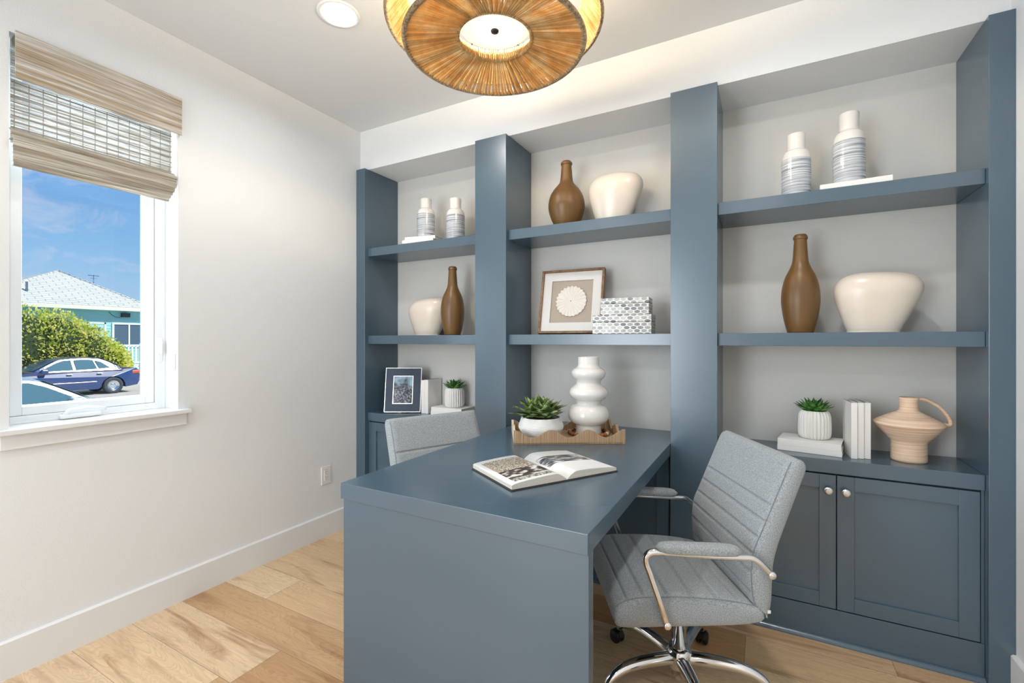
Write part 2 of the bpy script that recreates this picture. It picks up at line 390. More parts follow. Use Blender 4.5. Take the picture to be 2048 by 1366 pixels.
# crank handle
b = MB()
b.box(XF - .003, .80, WZ0 + .002, XF + .028, .94, WZ0 + .02, .006, 3)
b.tube([(XF + .012, .815, WZ0 + .018), (XF + .02, .83, WZ0 + .036), (XF + .024, .88, WZ0 + .044), (XF + .024, .935, WZ0 + .036), (XF + .02, .955, WZ0 + .03)], [.009, .009, .009, .008, .006], 10)
b.build('crank_handle', M['vinyl'], win)
b = MB(); b.box(XF - .001, 1.166, 1.165, XF + .006, 1.186, 1.285, .003); b.box(XF + .004, 1.171, 1.205, XF + .02, 1.181, 1.27, .004)
b.build('lock_lever', M['vinyl'], win)
b = MB(); b.box(-2.55, WY1 - .007, 1.13, -2.525, WY1, 1.205, .003); b.build('cord_cleat', M['plate'], win)
# stool and apron
struct(MB().box(XF, .585, WZ0 - .02, -2.469, 1.245, WZ0, .003).build('trim_1', M['trim']))
struct(MB().box(XL, .598, .858, XL + .014, 1.233, .915, .002).build('trim_2', M['trim']))

# ---- woven shade
def woven(name, dens, alpha_gap, dk=(196, 174, 140), lt=(240, 236, 230)):
    m, t, b = newmat(name); o = t.nodes['Material Output']
    tc = nd(t, 'ShaderNodeTexCoord')
    m1 = nd(t, 'ShaderNodeMapping', {'Scale': (1, 6, 430)}); L(t, tc.outputs['Object'], m1.inputs[0])
    n1 = nd(t, 'ShaderNodeTexNoise', {'Scale': 1.0, 'Detail': 3}); L(t, m1.outputs[0], n1.inputs['Vector'])
    m2 = nd(t, 'ShaderNodeMapping', {'Scale': (1, 1.2, 55)}); L(t, tc.outputs['Object'], m2.inputs[0])
    n2 = nd(t, 'ShaderNodeTexNoise', {'Scale': 1.0, 'Detail': 2}); L(t, m2.outputs[0], n2.inputs['Vector'])
    r = nd(t, 'ShaderNodeValToRGB'); L(t, n2.outputs['Fac'], r.inputs[0])
    r.color_ramp.elements[0].position = .36; r.color_ramp.elements[0].color = srgb(*dk) if not alpha_gap else srgb(206, 206, 202)
    r.color_ramp.elements[1].position = .60; r.color_ramp.elements[1].color = srgb(*lt) if not alpha_gap else srgb(236, 238, 238)
    r2 = nd(t, 'ShaderNodeValToRGB'); L(t, n1.outputs['Fac'], r2.inputs[0])
    r2.color_ramp.elements[0].position = .40; r2.color_ramp.elements[0].color = (.5, .46, .4, 1); r2.color_ramp.elements[1].position = .56; r2.color_ramp.elements[1].color = (1, 1, 1, 1)
    mu = nd(t, 'ShaderNodeMixRGB', {0: .75}, blend_type='MULTIPLY'); L(t, r.outputs[0], mu.inputs[1]); L(t, r2.outputs[0], mu.inputs[2])
    L(t, mu.outputs[0], b.inputs['Base Color']); b.inputs['Roughness'].default_value = .85
    bp = nd(t, 'ShaderNodeBump', {'Strength': .5, 'Distance': .002}); L(t, n1.outputs['Fac'], bp.inputs['Height']); L(t, bp.outputs[0], b.inputs['Normal'])
    tl = nd(t, 'ShaderNodeBsdfTranslucent'); L(t, mu.outputs[0], tl.inputs['Color'])
    mix = nd(t, 'ShaderNodeMixShader', {0: .3 if alpha_gap == 0 else .3}); L(t, b.outputs[0], mix.inputs[1]); L(t, tl.outputs[0], mix.inputs[2])
    last = mix
    if alpha_gap:
        gp = nd(t, 'ShaderNodeValToRGB'); L(t, n1.outputs['Fac'], gp.inputs[0])
        gp.color_ramp.elements[0].position = .5; gp.color_ramp.elements[0].color = (0, 0, 0, 1)
        gp.color_ramp.elements[1].position = .62; gp.color_ramp.elements[1].color = (alpha_gap,) * 3 + (1,)
        tp = nd(t, 'ShaderNodeBsdfTransparent'); mx2 = nd(t, 'ShaderNodeMixShader'); L(t, gp.outputs[0], mx2.inputs[0]); L(t, mix.outputs[0], mx2.inputs[1]); L(t, tp.outputs[0], mx2.inputs[2]); last = mx2
    L(t, last.outputs[0], o.inputs[0]); return m
M['reed'] = woven('woven_reed', 1, 0)
M['reed_sheer'] = woven('woven_reed_sheer', 1, .75)
M['reed_fold'] = woven('woven_reed_fold', 1, 0, (176, 166, 148), (226, 222, 214))
M['reed_stick'] = mat('reed_stick', srgb(158, 152, 142), .8)
shade = thing('roman_shade', 'woven beige reed roman shade half lowered over the window', 'window shade', (XL, .92, WZ0))
def sheet(y0, y1, prof, wob=0, n=24, thick=.002):
    """prof: list of (x,z); sheet across y, with a real thickness"""
    bb = MB(); v = []; m_ = len(prof)
    for side in (0, 1):
        for i in range(n + 1):
            y = y0 + (y1 - y0) * i / n
            for j, (x, z) in enumerate(prof):
                yy = y
                if wob and i in (0, n): yy += wob * math.sin(j * 2.4) * (1 if i else -1)
                v.append((x - side * thick, yy, z))
    K = (n + 1) * m_; f = []
    for i in range(n):
        for j in range(m_ - 1):
            f.append((i * m_ + j, (i + 1) * m_ + j, (i + 1) * m_ + j + 1, i * m_ + j + 1))
            f.append((K + i * m_ + j, K + i * m_ + j + 1, K + (i + 1) * m_ + j + 1, K + (i + 1) * m_ + j))
    for j in range(m_ - 1):
        f.append((j, j + 1, K + j + 1, K + j)); q = n * m_; f.append((q + j, K + q + j, K + q + j + 1, q + j + 1))
    bb.add(v, f, False); return bb
vx = .016
b = sheet(.638 - .92, 1.209 - .92, [(vx, 2.447 - WZ0), (vx + .001, 2.40 - WZ0), (vx - .001, 2.33 - WZ0), (vx, 2.268 - WZ0)], 0, thick=.003)
lab(b.build('valance', M['reed'], shade), 'denser tan valance at the top of the shade')
MB().box(-.055, .642 - .92, 2.405 - WZ0, vx - .004, 1.19 - .92, 2.436 - WZ0, .003).build('head_rail', M['reed_stick'], shade)
b = sheet(.636 - .92, 1.183 - .92, [(-.03, 2.43 - WZ0), (-.03, 2.2 - WZ0), (-.028, 2.03 - WZ0)], 0, thick=.0015)
lab(b.build('sheer_panel', M['reed_sheer'], shade), 'sheer open weave panel with light behind it')
b = MB()
random.seed(3)
z = 2.262 - WZ0
while z > 2.06 - WZ0:
    b.box(-.0275, .636 - .92, z - .0022, -.0245, 1.183 - .92, z + .0022); z -= .0255 + random.uniform(-.003, .003)
b.build('reed', M['reed_stick'], shade)
b = MB()
for i in range(14):
    y = .645 - .92 + .53 * i / 13; b.box(-.0245, y - .0012, 2.03 - WZ0, -.0225, y + .0012, 2.27 - WZ0)
b.build('stitch_cord', M['reed_stick'], shade)
random.seed(5)
for k, (z1, z0, xo) in enumerate(((2.085, 2.038, .010), (2.044, 2.004, .016), (2.044, 1.984, .009), (2.044, 1.969, .002), (2.044, 1.955, -.005), (2.044, 1.940, -.012))):
    z1 -= WZ0; z0 -= WZ0; yo = random.uniform(-.002, .002) + .002 * k
    if k == 0: pr = [(-.028, z1), (-.012, z1 - .008), (xo - .004, z1 - .022), (xo, z1 - .034), (xo - .008, z0 + .003), (-.02, z0)]
    else: pr = [(-.03, z1 - .004), (xo - .008, z1), (xo, z1 - .006), (xo + .0015, (z0 + z1) / 2), (xo - .001, z0 + .007), (xo - .006, z0), (xo - .018, z0 + .004)]
    sheet(.629 - .92 + yo, 1.190 - .92 - .0045 * k, pr, .001, thick=.002).build('fold', M['reed_fold'], shade)

# ---- outlet
ol = thing('wall_outlet', 'white double power outlet on the left wall above the baseboard', 'outlet', (XL, 2.063, .395))
MB().box(0, -.036, -.058, .006, .036, .058, .002).build('cover_plate', M['plate'], ol)
b = MB(); b.box(.005, -.0165, -.034, .008, .0165, .034, .001); b.build('receptacle', M['plate'], ol)
b = MB()
for zc_ in (.0165, -.0165):
    for yy in (-.006, .006): b.box(.0075, yy - .001, zc_ + .001, .0084, yy + .001, zc_ + .009)
    b.box(.0075, -.002, zc_ - .009, .0084, .002, zc_ - .005)
b.box(.0075, -.012, .036, .0086, .012, .0365)
b.build('slot', M['slot'], ol)

# ------------------------------------------------------------------ built-in bookcase
BZ0, BZ1 = .7121, .770
cols = [(XL, -2.4222), (-1.5146, -1.3031), (-.3952, -.1886), (.722, XR)]
book = thing('bookcase', 'wall-to-wall blue painted built-in bookcase with three open bays', 'bookcase', (0, 0, 0))
for i, (x0, x1) in enumerate(cols):
    MB().box(x0 + (.0005 if i == 0 else 0), YF, 0, x1 - (.0005 if i == 3 else 0), YB - .001, ZS - .001, .0015).build('side_panel' if i in (0, 3) else 'column', M['blue'], book)
YSH = 2.3483
bays = [(cols[0][1], cols[1][0]), (cols[1][1], cols[2][0]), (cols[2][1], cols[3][0])]
for (x0, x1) in bays:
    for z0, z1 in ((1.2465, 1.3043), (1.8539, 1.9109)):
        MB().box(x0 + .0008, YSH, z0, x1 - .0008, YB - .001, z1, .0012).build('shelf', M['blue'], book)

def cabinet(x0, x1, label, yface=2.352, top=True, ztop=.7121, knobs=True):
    t = thing('base_cabinet', label, 'cabinet', ((x0 + x1) / 2, yface, 0)); cx = (x0 + x1) / 2; W2 = (x1 - x0) / 2 - .001
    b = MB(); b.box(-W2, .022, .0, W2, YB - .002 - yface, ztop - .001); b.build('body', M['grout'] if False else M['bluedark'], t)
    b = MB(); b.box(-W2, .0, 0, W2, .0215, .139, .001); b.build('plinth', M['blue'], t)
    n = 8; pr = [(0, 0)] + [(-.019 * math.cos(PI / 2 * i / n), .019 * math.sin(PI / 2 * i / n)) for i in range(n + 1)]
    MB().prism(pr, 'x', -W2, W2).build('shoe_moulding', M['blue'], t)
    # doors
    for sgn in (-1, 1):
        xa, xb = (-W2 + .012, -.0018) if sgn < 0 else (.0018, W2 - .012)
        z0, z1 = .1435, ztop - .008; s = .059
        b = MB()
        b.box(xa, 0, z0, xa + s, .02, z1, .0012); b.box(xb - s, 0, z0, xb, .02, z1, .0012)
        b.box(xa + s, 0, z0, xb - s, .02, z0 + s, .0012); b.box(xa + s, 0, z1 - s, xb - s, .02, z1, .0012)
        b.box(xa + s - .002, .010, z0 + s - .002, xb - s + .002, .019, z1 - s + .002)
        d = b.build('door', M['blue'], t)
        if knobs:
            kx = (-.03 if sgn < 0 else .031); kb = MB()
            kb.lathe([(.0055, 0), (.0055, .012), (.008, .015), (.0155, .017), (.0168, .020), (.0155, .0245), (.008, .0265), (0, .027)], 28)
            kb.xf(Matrix.Translation((kx, 0, .641)) @ Matrix.Rotation(R(90), 4, 'X')); kb.build('knob', M['nickel'], d)
    # side stiles
    MB().box(-W2, .004, .139, -W2 + .009, .022, ztop - .001).build('stile', M['blue'], t); MB().box(W2 - .009, .004, .139, W2, .022, ztop - .001).build('stile', M['blue'], t)
    return t
cabinet(bays[0][0], bays[0][1], 'blue shaker base cabinet at the left, behind the tucked-in chair')
cabinet(bays[1][0], bays[1][1], 'blue shaker base cabinet under the desk end, in the dark middle bay', ztop=.7165)
cabinet(bays[2][0], bays[2][1], 'blue shaker base cabinet with two round nickel knobs, right bay')
for (x0, x1), l in ((bays[0], 'blue countertop in the left bay carrying the navy photo frame'), (bays[2], 'blue countertop in the right bay carrying the terracotta jug')):
    tag(MB().box(x0 + .001, 2.3473, BZ0, x1 - .001, YB - .001, BZ1, .0015).build('countertop', M['blue']), l, 'countertop')

# ------------------------------------------------------------------ desk
DZ1, DZ0 = .7737, .718
DX0, DX1, DY0 = -1.3001, -.3958, 1.1333
desk = thing('desk', 'blue painted two-sided peninsula desk joined to the bookcase', 'desk', ((DX0 + DX1) / 2, 1.7, 0))
def rel(o, b): return b.xf(Matrix.Translation(-o.location))
rel(desk, MB().box(DX0, DY0, DZ0, DX1, YB - .002, DZ1, .0015)).build('desktop', M['blue'], desk)
rel(desk, MB().box(DX0 + .008, DY0 + .006, 0, DX1 - .0, DY0 + .042, DZ0, .0012)).build('leg_panel', M['blue'], desk)

# ------------------------------------------------------------------ office chairs
def interp(P, s):
    n = len(P) - 1; x = max(0, min(.99999, s)) * n; i = int(x); f = x - i
    p0 = P[max(i - 1, 0)]; p1 = P[i]; p2 = P[i + 1]; p3 = P[min(i + 2, n)]
    return Vector([.5 * ((2 * p1[k]) + (-p0[k] + p2[k]) * f + (2 * p0[k] - 5 * p1[k] + 4 * p2[k] - p3[k]) * f * f + (-p0[k] + 3 * p1[k] - 3 * p2[k] + p3[k]) * f ** 3) for k in range(len(p1))])
def cushion(Fp, Bp, W, grooves, ns=250, rc=.02, re=.035, gd=.0075, gw=.0048, edge=.016, bulge=.0042):
    mb = MB(); ny = 26; rows = []; Ltot = sum((Vector(Fp[i + 1]) - Vector(Fp[i])).length for i in range(len(Fp) - 1))
    for i in range(ns + 1):
        s = .5 - .5 * math.cos(PI * i / ns) if False else i / ns
        F = interp(Fp, s); B = interp(Bp, s); D = B - F; T = D.length
        de = min(s, 1 - s) * Ltot; k = 1 if de >= re else math.sqrt(max(0, 1 - (1 - de / re) ** 2)); k = max(k, .02)
        loop = []
        hw = W / 2 * (1 - (1 - k) * .05)
        # front row
        for j in range(ny + 1):
            u = -1 + 2 * j / ny; y = math.copysign(abs(u) ** .8, u) * hw
            dy = hw - abs(y)
            n_ = 0 if dy >= rc else rc - math.sqrt(max(0, rc * rc - (rc - dy) ** 2))
            if hw - abs(y) > edge:
                ease = min(1, (hw - abs(y) - edge) / .012)
                for g in grooves: n_ += gd * math.exp(-((s - g) * Ltot / gw) ** 2) * ease
                n_ -= bulge * ease * k
            loop.append((y, n_))
        for j in range(ny, -1, -1):
            u = -1 + 2 * j / ny; y = math.copysign(abs(u) ** .8, u) * hw; dy = hw - abs(y)
            n_ = T if dy >= rc else T - rc + math.sqrt(max(0, rc * rc - (rc - dy) ** 2))
            loop.append((y, n_))
        row = []
        for y, n_ in loop:
            nn = T / 2 + (n_ - T / 2) * k; p = F + D * (nn / T); row.append((p[0], y, p[1]))
        rows.append(row)
    m_ = len(rows[0]); v = [p for r in rows for p in r]
    f = [(i * m_ + j, i * m_ + (j + 1) % m_, (i + 1) * m_ + (j + 1) % m_, (i + 1) * m_ + j) for i in range(ns) for j in range(m_)]
    mb.add(v, f); mb.f.append(tuple(range(m_))); mb.sm.append(True); mb.f.append(tuple(ns * m_ + j for j in range(m_))[::-1]); mb.sm.append(True)
    return mb, Ltot
def make_chair(label, loc, rz):
    t = thing('office_chair', label, 'chair', loc, rz)
    W = .50
    # seat: from the front edge to the rear
    Ft = [(.297, .395), (.288, .428), (.262, .447), (.205, .459), (.12, .460), (.03, .457), (-.06, .449), (-.13, .437), (-.178, .425)]
    Bt = [(.292, .378), (.282, .366), (.258, .361), (.20, .361), (.12, .363), (.03, .364), (-.06, .366), (-.13, .369), (-.185, .378)]
    mb, Lt = cushion(Ft, Bt, W, [.27, .38, .49, .60, .71, .82, .92], re=.022, rc=.016)
    seat = mb.build('seat', M['fabric'], t)
    # backrest: from its foot up
    Fb = [(-.178, .398), (-.150, .44), (-.141, .50), (-.142, .56), (-.150, .61), (-.171, .66), (-.192, .71), (-.213, .76), (-.234, .81), (-.257, .865), (-.272, .893)]
    Bb = [(-.197, .388), (-.207, .44), (-.210, .50), (-.214, .56), (-.226, .61), (-.243, .66), (-.262, .71), (-.281, .76), (-.300, .81), (-.318, .862), (-.306, .893)]
    mb, Lb = cushion(Fb, Bb, W, [.15, .26, .37, .47, .57, .67], re=.026, rc=.018)
    back = mb.build('backrest', M['fabric'], t)
    for nm, P, par, s0, s1 in (('piping', Ft, seat, .06, .97), ('piping', Fb, back, .05, .96)):
        for sg in (-1, 1):
            pts = []
            for i in range(40):
                q = interp(P, s0 + (s1 - s0) * i / 39); Bq = interp(Bt if par is seat else Bb, s0 + (s1 - s0) * i / 39); d_ = (Bq - q).normalized()
                pts.append((q[0] + d_[0] * .0018, sg * (W / 2 - .0125), q[1] + d_[1] * .0018))
            MB().tube(pts, .0014, 6).build(nm, M['fabric_seam'], par)
    lab(MB().box(-.197, .2490, .412, -.187, .2512, .422, .0005).build('logo_tag', M['plate'], back), 'tiny white square tag')
    # arms
    for sg in (-1, 1):
        y = sg * .272
        pts0 = [(.135, sg * .262, .388), (.16, y, .46), (.189, y, .545), (.203, y, .585), (.200, y, .606), (.178, y, .617), (.12, y, .613), (.0, y, .604), (-.09, y, .599), (-.128, y, .596), (-.155, y, .578), (-.19, sg * .262, .543)]
        pts = [interp(pts0, i / 60) for i in range(61)]
        arm = MB().tube(pts, [.0105] * 30 + [.009] * 31, 12)
        for px_, pz_ in ((.135, .386), (-.191, .541)):
            k = len(arm.v); arm.lathe([(.0, 0), (.012, .001), (.013, .008), (.010, .013), (0, .014)], 18)
            arm.xf(Matrix.Translation((px_, sg * .262, pz_)) @ Matrix.Rotation(R(-90 * sg), 4, 'X'), k)
            k = len(arm.v); arm.lathe([(.007, -.016), (.007, 0)], 12); arm.xf(Matrix.Translation((px_, sg * .262, pz_)) @ Matrix.Rotation(R(-90 * sg), 4, 'X'), k)
        arm.build('arm_frame', M['chrome'], t)
        pad = MB(); n = 22; pad_v = []
        for i in range(n + 1):
            s = i / n; x = .172 - s * .266; k = (1 - abs(2 * s - 1) ** 6) ** .5; k = max(k, .03)
            zc_ = .632 - s * .012; hz = .0175 * k; hy = .024 * (k * .5 + .5)
            for j in range(16):
                a = 2 * PI * j / 16; cx_, sx_ = math.cos(a), math.sin(a)
                pad_v.append((x, y + hy * math.copysign(abs(cx_) ** .7, cx_) * k ** .3, zc_ + hz * math.copysign(abs(sx_) ** .7, sx_)))
        pad.add(pad_v, [(i * 16 + j, i * 16 + (j + 1) % 16, (i + 1) * 16 + (j + 1) % 16, (i + 1) * 16 + j) for i in range(n) for j in range(16)])
        pad.f.append(tuple(range(16))); pad.sm.append(True); pad.f.append(tuple(n * 16 + j for j in range(16))); pad.sm.append(True)
        pad.build('arm_pad', M['fabric'], t)
    MB().box(-.09, -.09, .335, .11, .09, .366, .006).build('seat_mount', M['black'], t)
    MB().lathe([(.0, .12), (.0265, .12), (.0265, .25), (.029, .25), (.029, .345), (0, .345)], 32, cap=False).build('gas_lift', M['chrome'], t)
    b = MB(); b.lathe([(0, .034), (.024, .034), (.026, .038), (.026, .072), (.040, .075), (.044, .082), (.044, .136), (.036, .147), (.0, .147)], 32, cap=False)
    b.build('hub', M['chrome'], t)
    for k in range(5):
        a = R(9 + 72 * k) - rz if False else R(9 + 72 * k - 209)
        lg0 = [(.03, 0, .108, .0235), (.09, 0, .115, .022), (.16, 0, .117, .0205), (.22, 0, .111, .019), (.265, 0, .094, .016), (.287, 0, .074, .0145), (.292, 0, .062, .013)]
        pts = [interp(lg0, i / 24) for i in range(25)]
        mbk = MB().tube([p[:3] for p in pts], [p[3] for p in pts], 14, rx=1.0)
        mbk.xf(Matrix.Rotation(a, 4, 'Z')); leg = mbk.build('leg', M['chrome'], t)
        cb = MB(); 
        for sy in (-1, 1):
            k2 = len(cb.v); cb.lathe([(0, 0), (.022, 0), (.0255, .003), (.0255, .013), (.022, .017), (0, .017)], 24, cap=False)
            cb.xf(Matrix.Translation((.302, sy * .004, .026)) @ Matrix.Rotation(R(-90 * sy), 4, 'X'), k2)
        cb.tube([(.292, 0, .052), (.292, 0, .07)], .008, 10)
        k2 = len(cb.v); pr = [(.302 + .029 * math.cos(R(q)), .026 + .029 * math.sin(R(q))) for q in range(20, 171, 15)] + [(.302 + .02 * math.cos(R(q)), .026 + .02 * math.sin(R(q))) for q in range(170, 19, -15)]
        cb.prism(pr, 'y', -.014, .014)
        cb.xf(Matrix.Rotation(a, 4, 'Z')); cb.build('caster', M['black'], leg)
    return t
chair = make_chair('grey upholstered office chair with chrome arms at the right side of the desk', (-.275, 1.79, 0), R(209))
c2 = copy_tree(chair); c2['label'] = 'grey office chair tucked under the left side of the desk, only its backrest showing'
c2.location = (-1.222, 1.761, 0); c2.rotation_euler = (0, 0, R(-24.7))

# ------------------------------------------------------------------ pendant
ZCT = 1.67
px_c, py_c = -.0373 * ZCT * math.cos(R(28.58)) - ZCT * math.sin(R(28.58)), -.0373 * ZCT * math.sin(R(28.58)) + ZCT * math.cos(R(28.58))
def hz_(q): return CAM_H + q * ZCT
PR1, PR2, PR3, PRi, PRc = .191 * ZCT, .228 * ZCT, .190 * ZCT, .080 * ZCT, .0925 * ZCT
PZ1, PZi, PZ2, PZ3, PZc = hz_(.633), hz_(.6525), hz_(.681), hz_(.734), hz_(.684)
pend = thing('pendant_light', 'large round woven cord pendant lamp with a glowing white centre', 'pendant lamp', (px_c, py_c, PZ1))
def ringtube(r, z, rad, n=96, wrap=True):
    b = MB(); pts = [(r * math.cos(2 * PI * i / n), r * math.sin(2 * PI * i / n), z - PZ1) for i in range(n)]
    b.tube(pts, rad, 10, closed=True)
    if wrap:
        K = int(2 * PI * r / .0062); hp = []
        for i in range(K):
            a = 2 * PI * i / K; a2 = 2 * PI * (i + .8) / K
            q = []
            for k in range(9):
                t_ = 2 * PI * k / 8; aa = a + (a2 - a) * k / 8; rr = r + (rad + .0008) * math.cos(t_)
                q.append((rr * math.cos(aa), rr * math.sin(aa), z - PZ1 + (rad + .0008) * math.sin(t_)))
            b.tube(q, .0019, 4, cap=False)
    return b
def strands(r0, z0, r1, z1, n, rad, twist=0, jit=.1, sag=0, rad1=None):
    b = MB()
    for i in range(n):
        a = 2 * PI * (i + random.uniform(-jit, jit)) / n; a1 = a + twist + random.uniform(-.15, .15) * 2 * PI / n
        pts = []
        for k in range(6):
            s = k / 5; aa = a + (a1 - a) * s; rr = r0 + (r1 - r0) * s
            pts.append((rr * math.cos(aa), rr * math.sin(aa), z0 + (z1 - z0) * s - PZ1 + random.uniform(-.0008, .0008) - sag * math.sin(PI * s)))
        q = random.uniform(.88, 1.12)
        b.tube(pts, [(rad + ((rad1 or rad) - rad) * k / 5) * q for k in range(6)], 7, cap=False)
    return b
random.seed(11)
b = strands(PRi, PZi, PR1, PZ1, 138, .0030, rad1=.0060)
lab(b.build('woven_disc', M['rope'], pend), 'flat ring of radiating straw-coloured cords')
ringtube(PR1, PZ1 + .002, .0075).build('outer_rim', M['rope_dark'], pend)
ringtube(PRi, PZi, .005).build('inner_rim', M['rope'], pend)
b = strands(PR2, PZ2, PR3, PZ3, 250, .0049, rad1=.0042)
b.build('woven_band', M['rope'], pend)
ringtube(PR2, PZ2, .005).build('band_rim', M['rope_dark'], pend)
ringtube(PR3, PZ3, .004, wrap=False).build('upper_rim', M['rope'], pend)
strands(PRi, PZi, PRc, PZc, 110, .0028).build('inner_collar', M['rope'], pend)
b = MB()
for k in range(4):
    a = (R(100), R(141), R(-80), R(-39))[k]
    b.tube([(PR2 * math.cos(a), PR2 * math.sin(a), PZ2 - PZ1), (PR1 * math.cos(a), PR1 * math.sin(a), .004)], .003, 8)
    b.tube([(PR3 * math.cos(a), PR3 * math.sin(a), PZ3 - PZ1), (.02 * math.cos(a), .02 * math.sin(a), PZ3 - PZ1 + .03)], .003, 8)
b.build('spoke', M['bronze'], pend)
MB().tube([(0, 0, PZc - PZ1 + .02), (0, 0, ZC - PZ1 - .03)], .007, 12).build('stem', M['bronze'], pend)
MB().lathe([(0, ZC - PZ1 - .035), (.05, ZC - PZ1 - .03), (.065, ZC - PZ1 - .0005), (0, ZC - PZ1 - .0005)], 32, cap=False).build('canopy', M['bronze'], pend)
zd = hz_(.6766) - PZ1; rd = .078 * ZCT
MB().lathe([(0, zd - .012), (rd * .4, zd - .010), (rd * .8, zd - .004), (rd, zd + .002), (rd, zd + .006), (rd * .8, zd + .003), (0, zd - .002)], 64, cap=False).build('diffuser', M['diffuser'], pend)
MB().lathe([(0, zd - .02), (.013, zd - .018), (.0145, zd - .013), (0, zd - .011)], 24, cap=False).build('finial', M['bronze'], pend)
for k in range(3):
    a = k * 2 * PI / 3 + .5
    lp = lamp('pendant_bulb', 'POINT', (.07 * math.cos(a), .07 * math.sin(a), zd + .06), (0, 0, 0), PEND_W, (1, .8, .54), shadow_soft_size=.03)
    lp.parent = pend

# ------------------------------------------------------------------ recessed lights
def downlight(x, y, label):
    t = thing('recessed_light', label, 'ceiling light', (x, y, ZC), group='recessed ceiling lights')
    MB().lathe([(.074, .0), (.075, -.004), (.088, -.006), (.092, -.002), (.092, 0)], 48, cap=False).build('trim_ring', M['trim'], t)
    MB().lathe([(0, -.002), (.0745, -.002), (.0745, 0)], 40, cap=False).build('lens', M['lens'], t)
    l = lamp('downlight_lamp', 'AREA', (0, 0, -.008), (0, 0, 0), REC_W, REC_COL, shape='DISK', size=.12); l.parent = t
    l.data.spread = R(165)
    return t
downlight(-1.68, 1.455, 'round white recessed ceiling light left of the pendant lamp')
downlight(-.03, 1.455, 'round white recessed ceiling light right of the pendant lamp, above the right chair')
downlight(-1.68, -.9, 'round white recessed ceiling light behind the camera, left side')
downlight(-.03, -.9, 'round white recessed ceiling light behind the camera, right side')

# ------------------------------------------------------------------ shelf objects
ZM, ZU, ZK = 1.3043 + .0006, 1.9109 + .0006, .770 + .0006          # tops: middle shelves, upper shelves, counters
def obook(name_label, loc, rz, w, d, t_, flat=True, group=None, spine='y-', cover=None):
    """white hardback; flat: w across, d deep, t_ thick; spine faces the viewer"""
    o = thing('book', name_label, 'book', loc, rz, group)
    cv = cover or M['bookwhite']; c = .0028
    if flat:
        b = MB(); b.box(-w / 2, -d / 2, 0, w / 2, d / 2, c, .0008); b.box(-w / 2, -d / 2, t_ - c, w / 2, d / 2, t_, .0008); b.box(-w / 2, -d / 2, c * .6, w / 2, -d / 2 + c, t_ - c * .6, .0006)
        b.build('cover', cv, o); MB().box(-w / 2 + .004, -d / 2 + c, c, w / 2 - .004, d / 2 - .004, t_ - c).build('pages', M['paper'], o)
        lab(MB().box(-w / 2 - .0003, -d / 2 + .006, c * .2, -w / 2 + .0012, d / 2, c * .9).build('cover_edge', M['dark_edge'], o), 'dark edge of the cover board')
    else:   # upright: t_ across, d deep, w tall
        b = MB(); b.box(-t_ / 2, -d / 2, 0, -t_ / 2 + c, d / 2, w, .0008); b.box(t_ / 2 - c, -d / 2, 0, t_ / 2, d / 2, w, .0008); b.box(-t_ / 2 + c * .4, -d / 2, 0, t_ / 2 - c * .4, -d / 2 + c, w, .0008)
        b.build('cover', cv, o); MB().box(-t_ / 2 + c, -d / 2 + c, .002, t_ / 2 - c, d / 2 - .004, w - .004).build('pages', M['paper'], o)
        lab(MB().box(-t_ / 2 + c * .3, -d / 2 + .004, w - .0006, -t_ / 2 + c * 1.1, d / 2, w + .0004).build('cover_edge', M['dark_edge'], o), 'dark edge of the cover board')
    return o

def smooth_prof(pts, n=60):
    out_ = []
    for i in range(n + 1): q = interp(pts, i / n); out_.append((max(0, q[0]), max(0, q[1])))
    return out_

# two-part striped bottle vases
def bottle_vase(label, loc, r, hgt):
    t = thing('bottle_vase', label, 'vase', loc)
    zb = hgt * .665; zs = hgt * .81
    MB().lathe([(r * .86, 0), (r * .97, .004), (r, .012), (r, hgt * .3), (r, hgt * .56), (r * .995, hgt * .6)], 56).build('striped_body', M['striped'], t)
    pts = [(r * .995, hgt * .60), (r * .975, hgt * .64), (r * .93, hgt * .68), (r * .84, hgt * .72), (r * .70, hgt * .745), (r * .635, hgt * .765), (r * .625, hgt * .80), (r * .625, hgt * .90), (r * .635, hgt * .965), (r * .62, hgt * .992), (r * .56, hgt), (r * .52, hgt * .985), (r * .52, hgt * .8)]
    MB().lathe(smooth_prof(pts, 70), 56, cap=False).build('neck', M['white_ceramic'], t)
    return t
bk1 = obook('lower white book under the striped vase, top left shelf', (-2.005, 2.445, ZU), R(8), .235, .165, .022)
bk2 = obook('upper white book directly beneath the striped vase, top left shelf', (-2.0, 2.455, ZU + .022), R(10), .225, .155, .022)
bottle_vase('taller striped white bottle vase standing on books, top left shelf', (-2.005, 2.465, ZU + .044), .060, .268)
bottle_vase('shorter striped white bottle vase standing on the top left shelf itself', (-1.765, 2.47, ZU), .060, .281)
bottle_vase('striped white bottle vase at left of the pair, top right shelf, without a book', (.128, 2.47, ZU), .058, .296)
obook('white book under the taller striped vase, top right shelf', (.338, 2.46, ZU), R(-3), .245, .17, .028)
bottle_vase('striped white bottle vase standing on a single book, top right shelf', (.325, 2.47, ZU + .028), .0585, .318)

